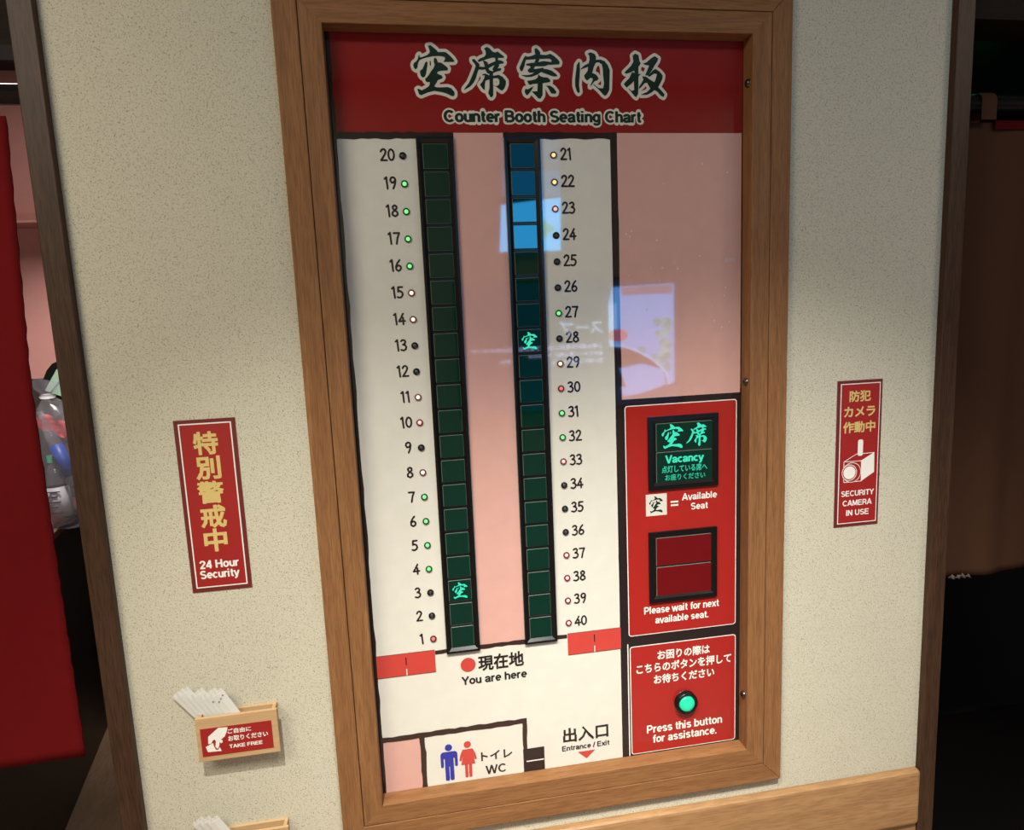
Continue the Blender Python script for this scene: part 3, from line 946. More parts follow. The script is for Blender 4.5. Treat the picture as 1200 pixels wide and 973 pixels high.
# heading
M = MB()
M.rect(-0.0900, 0.6640, 1.8310, 2.0000, lay(1), HRED)
M.build('heading_panel', chart)
for name in ('kara', 'seki', 'an', 'nai', 'ban'):
    ps = BRUSH[name]
    ax = [p[0] / 1e4 for q in ps for p in q]
    az = [p[1] / 1e4 for q in ps for p in q]
    M = MB()
    M.brush(name, min(ax), max(ax), min(az), max(az), lay(2), OUTLINE, grow=0.0052)
    M.brush(name, min(ax), max(ax), min(az), max(az), lay(3), HGREEN)
    M.build('heading_character', chart)
M = MB()
M.text('Counter Booth Seating Chart', 0.0977, 0.4627, 1.8487, 0.0198, lay(2), OUTLINE, 0.045, grow=0.0032)
M.text('Counter Booth Seating Chart', 0.0977, 0.4627, 1.8487, 0.0198, lay(3), HGREEN, 0.045)
M.build('heading_subtitle', chart)

# red side panels
M = MB()
M.flat(rrect(0.4200, 0.6555, 0.8420, 1.3215, 0.006), lay(2), LETTERW)
M.flat(rrect(0.4218, 0.6537, 0.8438, 1.3197, 0.0045), lay(3), PRED)
vac = M.build('vacancy_panel', chart)
M = MB()
M.rect(0.4608, 0.5050, 1.0948, 1.1395, lay(4), WHITE)
M.brush('kara', 0.4675, 0.4970, 1.1005, 1.1350, lay(5), HGREEN)
M.build('available_seat_symbol', vac)
M = MB()
M.text('Available', 0.5373, 0.6129, 1.1215, 0.0140, lay(4), LETTERW, 0.02)
M.text('Seat', 0.5565, 0.5932, 1.1005, 0.0140, lay(4), LETTERW, 0.02)
M.rect(0.5132, 0.5294, 1.1185, 1.1220, lay(4), LETTERW)
M.rect(0.5132, 0.5294, 1.1115, 1.1150, lay(4), LETTERW)
M.build('panel_lettering', vac)
M = MB()
M.text('Please wait for next', 0.4538, 0.6176, 0.8868, 0.0155, lay(4), LETTERW, 0.022)
M.text('available seat.', 0.4775, 0.5942, 0.8645, 0.0150, lay(4), LETTERW, 0.022)
M.build('panel_lettering', vac)
M = MB()
M.flat(rrect(0.4215, 0.6560, 0.5768, 0.8195, 0.006), lay(2), LETTERW)
M.flat(rrect(0.4233, 0.6542, 0.5786, 0.8177, 0.0045), lay(3), PRED)
hlp = M.build('assistance_panel', chart)
M = MB()
M.text('お困りの際は', 0.4812, 0.5973, 0.7835, 0.0210, lay(4), LETTERW, 0.03, ink=True)
M.text('こちらのボタンを押して', 0.4348, 0.6456, 0.7570, 0.0215, lay(4), LETTERW, 0.03, ink=True)
M.text('お待ちください', 0.4725, 0.6077, 0.7300, 0.0210, lay(4), LETTERW, 0.03, ink=True)
M.build('panel_lettering', hlp)
M = MB()
M.text('Press this button', 0.4559, 0.6254, 0.6208, 0.0178, lay(4), LETTERW, 0.022)
M.text('for assistance.', 0.4689, 0.6127, 0.5975, 0.0178, lay(4), LETTERW, 0.022)
M.build('panel_lettering', hlp)

# illuminated boxes on the vacancy panel
M = MB()
M.bezel(0.4660, 0.6135, 1.1485, 1.2970, 0.0155, YP - 0.0065, lay(3), YP - 0.0015, BLACKPL, 0.55)
M.rect(0.4700, 0.6100, 1.1530, 1.2930, YP - 0.0014, BLACKPL)
vbox = M.build('vacancy_display', chart)


def pane(x0, x1, z0, z1, y0, y1, m, edge, bev=0.0009):
    bm = bmesh.new()
    bmesh.ops.create_cube(bm, size=1)
    for v in bm.verts:
        v.co = Vector((x0 + (v.co.x + .5) * (x1 - x0), y0 + (v.co.y + .5) * (y1 - y0), z0 + (v.co.z + .5) * (z1 - z0)))
    bmesh.ops.bevel(bm, geom=bm.edges[:], offset=bev, segments=1, affect='EDGES')
    bm.normal_update()
    k = MB()
    bm.verts.index_update()
    vs = [v.co.copy() for v in bm.verts]
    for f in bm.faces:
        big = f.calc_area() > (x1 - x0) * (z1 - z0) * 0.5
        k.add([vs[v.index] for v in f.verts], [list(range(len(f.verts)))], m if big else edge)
    bm.free()
    return k


M = pane(0.4830, 0.6035, 1.2265, 1.2825, YP - 0.0036, YP - 0.0015, CELL, CELL_GLINT)
M.brush('kara', 0.4946, 0.5401, 1.2305, 1.2800, YP - 0.0038, TEAL)
M.brush('seki', 0.5458, 0.5898, 1.2315, 1.2795, YP - 0.0038, TEAL)
M.build('display_pane', vbox)['label'] = 'upper pane with glowing vacancy characters'
M = pane(0.4830, 0.6035, 1.1620, 1.2245, YP - 0.0036, YP - 0.0015, CELL, CELL_GLINT)
M.text('Vacancy', 0.5015, 0.5837, 1.2017, 0.0155, YP - 0.0038, TEAL, 0.035)
M.text('点灯している席へ', 0.4940, 0.5908, 1.1815, 0.0150, YP - 0.0038, TEALDIM, 0.02, ink=True)
M.text('お座りください', 0.5011, 0.5863, 1.1655, 0.0130, YP - 0.0038, TEALDIM, 0.014, ink=True)
M.build('display_pane', vbox)['label'] = 'lower pane with small glowing lettering'
M = MB()
M.bezel(0.4648, 0.6110, 0.9115, 1.0610, 0.0150, YP - 0.0065, lay(3), YP - 0.0015, BLACKPL, 0.55)
M.rect(0.4690, 0.6070, 0.9150, 1.0570, YP - 0.0014, BLACKPL)
wbox = M.build('wait_display', chart)
pane(0.4805, 0.6020, 0.9885, 1.0480, YP - 0.0036, YP - 0.0015, REDCELL, CELL_GLINT).build('display_pane', wbox)
pane(0.4805, 0.6020, 0.9235, 0.9860, YP - 0.0036, YP - 0.0015, REDCELL, CELL_GLINT).build('display_pane', wbox)

# call button
M = MB()
bc = (0.5415, YP, 0.6825)
M.lathe(bc, [(0.0243, 0), (0.0243, -0.010), (0.0236, -0.0125), (0.0215, -0.0135), (0.0180, -0.0125), (0.0172, -0.008), (0.0172, -0.004)], BLACKPL, 32)
btn = M.build('call_button', chart)
M = MB()
M.lathe(bc, [(0.0165, -0.004), (0.0165, -0.0125), (0.0150, -0.0145), (0.0090, -0.0150), (0.0, -0.0151)], BTN, 32)
M.build('button_cap', btn)['label'] = 'lit green button cap'

# two strips of seat lights
PITCH = 0.04753
ZTOP = 1.7902


def strip(xc, lit, first):
    x0, x1 = xc - 0.0328, xc + 0.0328
    z0, z1 = 0.8550, 1.8232
    k = MB()
    k.bezel(x0, x1, z0, z1, 0.0105, YP - 0.0068, lay(1), YP - 0.0022, BLACKPL, 0.42)
    k.rect(x0 + 0.006, x1 - 0.006, z0 + 0.006, z1 - 0.006, YP - 0.0012, BLACKPL)
    for i in range(19):
        zc = ZTOP - (i + 0.5) * PITCH
        k.box(x0 + 0.009, x1 - 0.009, YP - 0.0042, YP - 0.0012, zc - 0.0018, zc + 0.0018, BLACKPL, 0.0005, 1)
    s = k.build('light_strip', chart)
    src = None
    for i in range(20):
        zc = ZTOP - i * PITCH
        if i == lit:
            k = pane(xc - 0.0222, xc + 0.0222, zc - 0.0212, zc + 0.0212, YP - 0.0038, YP - 0.0012, CELL, CELL_GLINT, 0.0008)
            k.brush('kara', xc - 0.0150, xc + 0.0150, zc - 0.0165, zc + 0.0165, YP - 0.0040, TEAL)
            o = k.build('seat_light', s)
            o['label'] = 'seat light showing a glowing vacant character'
        elif src is None:
            k = pane(xc - 0.0222, xc + 0.0222, zc - 0.0212, zc + 0.0212, YP - 0.0038, YP - 0.0012, CELL, CELL_GLINT, 0.0008)
            src = k.build('seat_light', s)
            srci = i
        else:
            o = src.copy()
            COL.objects.link(o)
            o.parent = s
            o.location = (0, 0, -(i - srci) * PITCH)
    return s


strip(0.0795, 17, 20)['label'] = 'left strip of seat lights'
strip(0.2360, 7, 21)['label'] = 'right strip of seat lights'

# seat lamps and their numbers
LENS = {'off': mat('lens_off', (0.05, 0.045, 0.05), 0.25),
        'green': mat('lens_green', (0.1, 0.5, 0.15), 0.3, emit=(0.22, 0.95, 0.26), strength=0.9),
        'yellow': mat('lens_yellow', (0.7, 0.5, 0.2), 0.3, emit=(1.0, 0.72, 0.30), strength=0.9),
        'warm': mat('lens_warm_white', (0.7, 0.6, 0.5), 0.3, emit=(1.0, 0.80, 0.66), strength=0.95),
        'rose': mat('lens_rose', (0.7, 0.4, 0.4), 0.3, emit=(0.90, 0.50, 0.47), strength=0.75),
        'red': mat('lens_red', (0.6, 0.1, 0.1), 0.3, emit=(0.75, 0.16, 0.15), strength=0.7)}
RING_GLOW = {'off': BLACKPL, 'green': mat('ring_green_glow', (0.002, 0.040, 0.008), 0.25),  # ring tints paint the glow spilling from each lit lens
        'yellow': mat('ring_amber_glow', (0.08, 0.025, 0.004), 0.25), 'warm': mat('ring_warm_glow', (0.14, 0.028, 0.014), 0.25),
        'rose': mat('ring_red_glow', (0.15, 0.006, 0.008), 0.25), 'red': mat('ring_dull_red_glow', (0.10, 0.004, 0.005), 0.25)}
ring_src, lens_src = {}, {}


def seat_lamp(x, z, kind):
    if kind not in ring_src:
        k = MB()
        k.lathe((x, YP, z), [(0.0064, 0), (0.0064, -0.0018), (0.0060, -0.0030), (0.0043, -0.0030), (0.0036, -0.0014)], RING_GLOW[kind], 20)
        r = k.build('seat_lamp', chart)
        k = MB()
        k.lathe((x, YP, z), [(0.0036, -0.0012), (0.0036, -0.0022), (0.0028, -0.0029), (0.0015, -0.0032), (0.0, -0.0033)], LENS[kind], 20)
        l = k.build('lens', r)
        ring_src[kind] = (r, x, z)
        lens_src[kind] = l
    else:
        s, sx, sz = ring_src[kind]
        r = s.copy()
        COL.objects.link(r)
        r.parent = chart
        r.location = (x - sx, 0, z - sz)
        l = lens_src[kind].copy()
        COL.objects.link(l)
        l.parent = r
    r['label'] = {'off': 'unlit dark seat lamp', 'green': 'seat lamp glowing green', 'yellow': 'seat lamp glowing amber',
                  'warm': 'seat lamp glowing pale orange', 'rose': 'seat lamp glowing pale red', 'red': 'seat lamp glowing dull red'}[kind]


DIG = {'0': [[(.3 + .23 * math.cos(t * math.pi / 9), .5 + .46 * math.sin(t * math.pi / 9)) for t in range(19)]],
       '1': [[(.18, .86), (.31, 1), (.33, .5), (.36, 0)]],
       '2': [[(.08, .78), (.14, .92), (.28, 1), (.43, .93), (.48, .77), (.40, .54), (.22, .26), (.06, .03), (.54, .03)]],
       '3': [[(.09, .88), (.22, .98), (.38, .96), (.46, .82), (.40, .64), (.24, .55), (.42, .50), (.52, .32), (.46, .1), (.28, 0), (.06, .07)]],
       '4': [[(.42, .98), (.24, .62), (.04, .28), (.56, .30)], [(.40, .60), (.40, 0)]],
       '5': [[(.50, .97), (.15, .97), (.12, .56), (.30, .62), (.46, .5), (.51, .30), (.42, .09), (.24, 0), (.06, .07)]],
       '6': [[(.42, .98), (.22, .72), (.09, .40), (.10, .14), (.28, 0), (.46, .1), (.51, .30), (.42, .47), (.26, .50), (.10, .34)]],
       '7': [[(.06, .96), (.54, .96), (.38, .55), (.28, 0)]],
       '8': [[(.3, .54), (.15, .68), (.14, .87), (.3, .98), (.46, .88), (.46, .7), (.3, .54), (.11, .37), (.08, .14), (.3, 0), (.52, .14), (.50, .36), (.3, .54)]],
       '9': [[(.49, .74), (.37, .54), (.19, .52), (.08, .72), (.14, .92), (.3, 1), (.46, .92), (.51, .70), (.44, .32), (.30, 0)]]}


def seat_number(n, x, zc, right):
    k = MB()
    s, h, adv = str(n), 0.0195, 0.0122
    wds = [0.0062 if c == '1' else 0.0100 for c in s]
    tot = sum(wds) + 0.0030 * (len(s) - 1)
    xx = x if not right else x - tot
    al = []
    for c, wd in zip(s, wds):
        u0 = .18 if c == '1' else .06
        uw = .18 if c == '1' else .48
        for st in DIG[c]:
            al += pen([(xx + (p[0] - u0) / uw * wd * (0.7 if c == '1' else 1), zc - h / 2 + p[1] * h) for p in st], 0.0033)
        xx += wd + 0.0030
    k.sheet(al, lay(3), BLACKINK)
    k.build('seat_number', chart)


LEFT = ['off', 'green', 'green', 'green', 'green', 'warm', 'warm', 'off', 'off', 'warm', 'rose', 'off', 'warm', 'green', 'green', 'green', 'green', 'off', 'off', 'red']
RGHT = ['yellow', 'yellow', 'rose', 'off', 'off', 'off', 'green', 'off', 'warm', 'red', 'green', 'green', 'rose', 'off', 'off', 'off', 'rose', 'rose', 'rose', 'rose']
for i in range(20):
    z = ZTOP + 0.0015 - i * (PITCH + 0.00003)
    n = 20 - i
    seat_lamp(0.0223, z, LEFT[i])
    seat_number(n, (0.0223 - 0.0150) if n > 9 else (0.0223 - 0.0188), z + 0.0020, True)
    seat_lamp(0.2942, z, RGHT[i])
    seat_number(21 + i, 0.2942 + 0.0140, z + 0.0020, False)

# three catches on the right side of the frame
for z in (1.913, 1.357, 0.693):
    M = MB()
    M.lathe((IX1 + 0.0002, 0.0005, z), [(0.0078, 0.0), (0.0078, -0.0018), (0.0062, -0.0045), (0.0040, -0.0060), (0.0036, -0.0048), (0.0, -0.0048)], STEEL, 20, axis='X')
    M.build('catch_screw', chart)
# scuffs and small scratches on the glossy print
M = MB()
rnd = random.Random(4)
for i in range(26):
    x, z = rnd.uniform(0.425, 0.650), rnd.uniform(1.56, 1.80) if i < 8 else rnd.uniform(1.44, 1.66)
    r = rnd.uniform(0.0007, 0.0022)
    M.flat([(x + r * math.cos(t) * rnd.uniform(.5, 1), z + r * math.sin(t) * rnd.uniform(.5, 1.2)) for t in (0, 1.1, 2.2, 3.3, 4.4, 5.4)], lay(3), SMUDGE)
for i in range(14):
    x = 0.628 + i * 0.0016
    M.flat([(x, 1.5905 + rnd.uniform(-.002, .001)), (x + 0.0011, 1.5905), (x + 0.0011, 1.598), (x, 1.598 + rnd.uniform(-.001, .004))], lay(3), SMUDGE)
tag(M.build('print_scuffs', chart), 'small pale scuffs on the pink print', kind='stuff')

# ------------------------------------------------------------------ stickers on the wall
S = thing('security_sign', (-0.3475, 0, 1.038), 'red vertical security sticker with gold characters on the wall left of the chart', 'sign')
M = MB()
M.box(-0.3985, -0.2970, -0.0014, -0.0001, 1.0385, 1.3505, SIGNEDGE)
M.rect(-0.3915, -0.3040, 1.0460, 1.3440, -0.0016, STICKW)
M.rect(-0.3893, -0.3062, 1.0482, 1.3418, -0.0018, SIGNRED)
M.build('sign_plate', S)
M = MB()
for c, x0, x1, z, h in (('特', -.3701, -.3287, 1.2875, .0415), ('別', -.3706, -.3282, 1.2431, .0420), ('警', -.3719, -.3274, 1.2002, .0408),
                        ('戒', -.3715, -.3274, 1.1550, .0425), ('中', -.3698, -.3304, 1.1117, .0425)):
    M.text(c, x0, x1, z, h, -0.0020, GOLD, 0.036, ink=True)
M.build('gold_lettering', S)
M = MB()
M.text('24 Hour', -.3820, -.3155, 1.0816, .0150, -0.0020, STICKW, 0.03)
M.text('Security', -.3826, -.3157, 1.0630, .0150, -0.0020, STICKW, 0.03)
M.build('white_lettering', S)

S = thing('camera_sign', (0.9125, 0, 1.040), 'red vertical sticker with white camera picture on the wall right of the chart', 'sign')
M = MB()
M.box(0.8618, 0.9630, -0.0014, -0.0001, 1.0400, 1.3468, SIGNEDGE)
M.rect(0.8690, 0.9585, 1.0465, 1.3405, -0.0016, STICKW)
M.rect(0.8708, 0.9567, 1.0483, 1.3387, -0.0018, SIGNRED)
M.build('sign_plate', S)
M = MB()
M.text('防犯', .8885, .9371, 1.3025, .0235, -0.0020, GOLD, 0.03, ink=True)
M.text('カメラ', .8772, .9483, 1.2712, .0220, -0.0020, GOLD, 0.035, ink=True)
M.text('作動中', .8759, .9492, 1.2382, .0240, -0.0020, GOLD, 0.03, ink=True)
M.build('gold_lettering', S)
M = MB()
y0, y1, y2, y3 = -0.0020, -0.0022, -0.0024, -0.0026
P = [(.8802, 1.1790), (.9200, 1.1787), (.9210, 1.1356), (.8812, 1.1354)]
M.sheet(pen(P + [P[0]], 0.0013) + pen([(.8802, 1.1790), (.9080, 1.1935), (.9490, 1.1940), (.9200, 1.1787)], 0.0013), y0, STICKW)
M.flat([(.9205, 1.1787), (.9490, 1.1940), (.9500, 1.1530), (.9212, 1.1360)], y1, STICKW)
M.flat(rrect(.9107, .9225, 1.1895, 1.2237, 0.0040), y2, STICKW)
for r, m, y, cx in ((.0212, STICKW, y1, .8985), (.0200, SIGNRED, y2, .8985), (.0172, STICKW, y2 - .0001, .8930), (.0158, SIGNRED, y3, .8930), (.0138, STICKW, y3 - .0002, .8930)):
    disc(cx, 1.1555, r, y, m, 28)
M.build('camera_picture', S)
M = MB()
M.text('SECURITY', .8763, .9515, 1.1051, .0118, -0.0020, STICKW, 0.02)
M.text('CAMERA', .8801, .9473, 1.0845, .0119, -0.0020, STICKW, 0.02)
M.text('IN USE', .8887, .9408, 1.0634, .0119, -0.0020, STICKW, 0.02)
M.build('white_lettering', S)


# ------------------------------------------------------------------ packet dispensers on the wall
def dispenser(dz, label):
    D = thing('packet_dispenser', (-0.3415, 0, 0.727 + dz), label, 'dispenser', 'wooden packet dispensers')
    x0, x1, z0, z1 = -0.4120, -0.2705, 0.7275 + dz, 0.8120 + dz
    MB().box(x0, x1, -0.0285, -0.0225, z0, z1, BOXW, 0.0008).build('front_panel', D)
    MB().box(x0 + 0.003, x1 - 0.004, -0.0060, -0.0002, z0, z1 - 0.001, BOXW, 0.0008).build('back_panel', D)
    MB().box(x0 + 0.003, x0 + 0.009, -0.0225, -0.0060, z0, z1 - 0.001, BOXW).build('side_panel', D)
    MB().box(x1 - 0.010, x1 - 0.004, -0.0225, -0.0060, z0, z1 - 0.001, BOXW).build('side_panel', D)
    MB().box(x0 + 0.009, x1 - 0.010, -0.0225, -0.0060, z0, z0 + 0.006, BOXW).build('bottom_panel', D)
    k = MB()
    k.box(-0.4050, -0.2815, -0.0290, -0.0284, 0.7375 + dz, 0.7918 + dz, SIGNRED)
    lab = k.build('label_plate', D)
    lab['label'] = 'red take free label'
    k = MB()
    yl = -0.0292
    hand = [(-.3574, .7897), (-.3732, .7910), (-.3922, .7760), (-.3934, .7618), (-.3885, .7617), (-.3851, .7673), (-.3820, .7690),
            (-.3800, .7665), (-.3809, .7600), (-.3818, .7545), (-.3782, .7500), (-.3750, .7560), (-.3738, .7630), (-.3715, .7600),
            (-.3690, .7612), (-.3681, .7655), (-.3712, .7672), (-.3640, .7725), (-.3600, .7810)]
    k.flat([(a, b + dz) for a, b in hand], yl, STICKW)
    k.flat([(a, b + dz) for a, b in ((-.3983, .7567), (-.3935, .7590), (-.3850, .7625), (-.3840, .7560), (-.3815, .7490), (-.3780, .7478), (-.3745, .7530), (-.3719, .7450), (-.3953, .7461))], yl, STICKW)
    k.build('hand_symbol', lab)
    k = MB()
    k.text('ご自由に', -.3585, -.3177, .7765 + dz, .0098, yl, STICKW, 0.03, ink=True)
    k.text('お取りください', -.3588, -.2892, .7617 + dz, .0105, yl, STICKW, 0.03, ink=True)
    k.text('TAKE FREE', -.3579, -.3003, .7482 + dz, .0068, yl, STICKW, 0.03)
    k.build('label_lettering', lab)


dispenser(0.0, 'pale wooden packet dispenser with red take free label, upper one left of the chart')
dispenser(-0.239, 'pale wooden packet dispenser at the bottom edge, below the take free one')


def packet(x, y, z, lean, length, wd, label, group, dots=False):
    """slim paper packet leaning in a dispenser: folded body and crimped top"""
    P = thing('paper_packet', (x, y, z), label, 'paper packet', group)
    c, s = math.cos(lean), math.sin(lean)

    def pt(u, v, d):
        return (x + u * c - v * s, y + d, z + u * s + v * c)
    h = wd / 2
    k = MB()
    prof = [(0, 0.0006), (length * 0.5, 0.0013), (length - 0.007, 0.0008)]
    vs, fs = [], []
    for v, t in prof:
        vs += [pt(-h, v, 0), pt(0, v, -t), pt(h, v, 0), pt(0, v, t)]
    for i in range(2):
        for j in range(4):
            a, b = i * 4 + j, i * 4 + (j + 1) % 4
            fs.append([a, b, b + 4, a + 4])
    fs += [[3, 2, 1, 0], [8, 9, 10, 11]]
    k.add(vs, fs, PAPER)
    if dots:
        for u, v in ((-0.006, length - 0.020), (0.000, length - 0.017), (0.006, length - 0.013)):
            k.add([pt(u - .0016, v - .001, -.0016), pt(u + .0016, v - .001, -.0016), pt(u + .0016, v + .001, -.0016), pt(u - .0016, v + .001, -.0016)], [[0, 1, 2, 3]], DOTS)
    k.build('packet_body', P)
    k = MB()
    v0, v1 = length - 0.0072, length
    n = 6
    vs = []
    for i in range(n + 1):
        u = -h + wd * i / n
        vs += [pt(u, v0, 0.0), pt(u, v1, 0.0003 * (-1) ** i)]
    k.add(vs, [[2 * i, 2 * i + 2, 2 * i + 3, 2 * i + 1] for i in range(n)], PAPER)
    k.build('crimped_end', P)


ORD = ['leftmost, drooping furthest to the left', 'second from the left, overlapping the drooping one', 'third from the left in the bunch',
       'middle of the leaning bunch', 'third from the right in the bunch', 'second from the right, partly covered', 'rightmost, showing its printed dots']
for i in range(7):
    packet(-0.3600 + i * 0.0078, -0.0085 - i * 0.0019, 0.7440, math.radians(36 - i * 1.3), 0.140 - 0.0020 * i - (0.006 if i in (2, 4) else 0) + (0.004 if i == 1 else 0), 0.024,
           'white paper packet in the upper dispenser, ' + ORD[i], 'packets in the upper dispenser', dots=(i >= 5))
for i in range(3):
    packet(-0.3680 + i * 0.0110, -0.0100 - i * 0.004, 0.5040, math.radians(35 - i * 2), 0.118, 0.024,
           'white paper packet in the lower dispenser, ' + ['leftmost tip', 'middle tip', 'rightmost, largest tip'][i], 'packets in the lower dispenser')


# ------------------------------------------------------------------ doorway curtains
NOREN = mat('red_curtain_cloth', (0.145, 0.0055, 0.0065), 0.9, spec=0.1)
NOREN2 = mat('brown_curtain_cloth', (0.058, 0.025, 0.013), 0.9, spec=0.1)
RODM = mat('black_rod_metal', (0.012, 0.012, 0.012), 0.15, metal=0.0, coat=0.5)


def rod(x0, x1, label, y=0.08, z=1.906):
    R = thing('curtain_rod', (x0, y, z), label, 'curtain rod')
    M = MB()
    L = x1 - x0
    M.lathe((x0, y, z), [(0.0, 0.0), (0.0175, 0.0), (0.0175, 0.006), (0.0170, 0.006), (0.0170, L - 0.006), (0.0175, L - 0.006), (0.0175, L), (0, L)], RODM, 20, axis='X')
    M.build('rod_tube', R)
    for xe in (x0 + 0.004, x1 - 0.004):
        M = MB()
        M.lathe((xe - 0.004, y, z), [(0.0, 0.0), (0.021, 0.0), (0.021, 0.008), (0.0, 0.008)], RODM, 20, axis='X')
        M.build('end_socket', R)


rod(-1.62, -0.563, 'black glossy curtain rod in the left doorway beside the dark post')
rod(1.122, 2.05, 'black curtain rod in the dark right doorway')


def curtain(name, x0, x1, ztop, zbot, m, label, edge_side, amp, waves, loops, puckers=False, y=0.08):
    K = thing(name, ((x0 + x1) / 2, y, zbot), label, 'curtain', 'doorway curtains')
    M = MB()
    nx, nz = 70, 60
    for side in (0, 1):
        vs, fs = [], []
        for j in range(nz + 1):
            t = j / nz
            z = ztop + (zbot - ztop) * t
            for i in range(nx + 1):
                s = i / nx
                x = x0 + (x1 - x0) * s + edge_side * s ** 6 * 0.022 * max(0.0, (z - 1.42) / 0.45) * (edge_side > 0)
                d = amp * (0.3 + 0.7 * t) * (math.sin(s * waves * 6.283 + 0.6 * math.sin(t * 3)) + 0.4 * math.sin(s * waves * 13.1 + 2 * t))
                d *= min(1.0, 4 * ((1 - s) if edge_side > 0 else s) + 0.1)
                if puckers:
                    e = (1 - s) if edge_side > 0 else s
                    d += 0.0022 * math.sin(z * 150 + 1.5 * math.sin(z * 37)) * math.exp(-(e * (x1 - x0) / 0.022) ** 2)
                vs.append((x, y + d + side * 0.0022, z))
        for j in range(nz):
            for i in range(nx):
                a = j * (nx + 1) + i
                q = [a, a + nx + 1, a + nx + 2, a + 1]
                fs.append(q if side == 0 else q[::-1])
        M.add(vs, fs, m, True)
    n1 = (nx + 1) * (nz + 1)
    rim = [i for i in range(nx + 1)] + [j * (nx + 1) + nx for j in range(1, nz + 1)] + [nz * (nx + 1) + i for i in range(nx - 1, -1, -1)] + [j * (nx + 1) for j in range(nz - 1, 0, -1)]
    for k in range(len(rim)):
        a, b = rim[k], rim[(k + 1) % len(rim)]
        M.f.append([a, b, b + n1, a + n1]); M.m.append(0); M.sm.append(False)
    M.build('cloth', K)
    for xl in loops:
        M = MB()
        wd = 0.036
        pts = [(-0.0205 * math.cos(a), 0.0205 * math.sin(a)) for a in [math.pi * q / 10 for q in range(11)]]
        pts = [(-0.0205 if k == 0 else 0.0205, ztop - 1.906) for k in (0,)] + pts + [(0.0205, ztop - 1.906)]
        vs, fs = [], []
        for q in pts:
            for xx in (xl - wd / 2, xl + wd / 2):
                vs.append((xx, y + q[0], 1.906 + q[1]))
        for k in range(len(pts) - 1):
            fs.append([2 * k, 2 * k + 1, 2 * k + 3, 2 * k + 2])
        M.add(vs, fs, m, True)
        M.build('loop', K)


curtain('doorway_curtain', -1.60, -0.652, 1.872, 0.703, NOREN, 'plain red cloth curtain hanging in the left doorway', 1, 0.006, 3, (-0.80, -1.05, -1.30, -1.55), True)
curtain('doorway_curtain', 1.150, 2.03, 1.868, 0.862, NOREN2, 'dim brown cloth curtain hanging in the dark right doorway', -1, 0.010, 4, (1.235, 1.47, 1.72, 1.97))
for nm in ('doorway_curtain', 'doorway_curtain.001'):
    bpy.data.objects[nm].pop('group', None)
K = bpy.data.objects['doorway_curtain.001']
M = MB()
M.box(1.264, 2.03, 0.072, 0.0765, 1.852, 1.870, mat('red_tape', (0.06, 0.003, 0.004), 0.9, spec=0.05), 0.001)
M.build('red_header_strip', K)
M = MB()
vs, fs = [], []
for i in range(19):
    x = 1.205 + i * 0.003
    d = 0.006 * math.sin(i * 1.35)
    vs += [(x, 0.066 + d, 0.864), (x, 0.064 - d, 0.870 + 0.003 * math.sin(i * 2.1)), (x, 0.069 + d, 0.864), (x, 0.067 - d, 0.870 + 0.003 * math.sin(i * 2.1))]
for i in range(18):
    a = 4 * i
    fs += [[a, a + 4, a + 5, a + 1], [a + 2, a + 3, a + 7, a + 6], [a + 1, a + 5, a + 7, a + 3], [a, a + 2, a + 6, a + 4]]
fs += [[0, 1, 3, 2], [72, 74, 75, 73]]
M.add(vs, fs, mat('pale_frill', (0.12, 0.09, 0.07), 0.8), True)
M.build('hem_frill', K)['label'] = 'short pale crumpled frill on the hem'


# ------------------------------------------------------------------ inside the booth on the left
CT = thing('booth_counter', (-1.20, 1.1, 0), 'dark counter with a reddish top inside the left doorway behind the red curtain', 'counter')
ang = math.radians(10.4)
dirv = Vector((-math.sin(ang), math.cos(ang), 0))
nrm = Vector((-math.cos(ang), -math.sin(ang), 0))
e0 = Vector((-1.118, 0.840, 0)) - dirv * 0.45
e1 = Vector((-1.118, 0.840, 0)) + dirv * 0.82


def ext(a, b, depth, z0, z1, m, M):
    q = [a, b, b + nrm * depth, a + nrm * depth]
    vs = [(p.x, p.y, z0) for p in q] + [(p.x, p.y, z1) for p in q]
    M.add(vs, [[0, 1, 2, 3][::1], [7, 6, 5, 4][::1], [0, 4, 5, 1], [1, 5, 6, 2], [2, 6, 7, 3], [3, 7, 4, 0]], m)
    return M


ext(e0 + nrm * 0.004, e1 + nrm * 0.004, 0.85, 0.0, 0.846, mat('counter_black', (0.010, 0.009, 0.009), 0.4), MB()).build('counter_body', CT)
ext(e0, e1, 0.86, 0.846, 0.868, mat('counter_top_red', (0.20, 0.055, 0.05), 0.35), MB()).build('counter_top', CT)
ext(e0 - nrm * 0.002, e1 - nrm * 0.002, 0.012, 0.866, 0.871, mat('counter_edge_strip', (0.30, 0.20, 0.14), 0.4), MB()).build('edge_strip', CT)

SH = thing('shade_shelf', (-1.4, 1.6, 1.93), 'narrow pink shelf added to shade the pink booth wall', 'shelf')  # added shelf, its shadow makes the soft dark band on the wall
MB().box(-2.4, -0.45, 1.56, 1.699, 1.925, 1.934, BPINK, 0.002).build('shelf_board', SH)
MB().box(-1.86, -1.83, 1.56, 1.699, 1.86, 1.925, BPINK).build('bracket', SH)
MB().box(-0.86, -0.83, 1.56, 1.699, 1.86, 1.925, BPINK).build('bracket', SH)

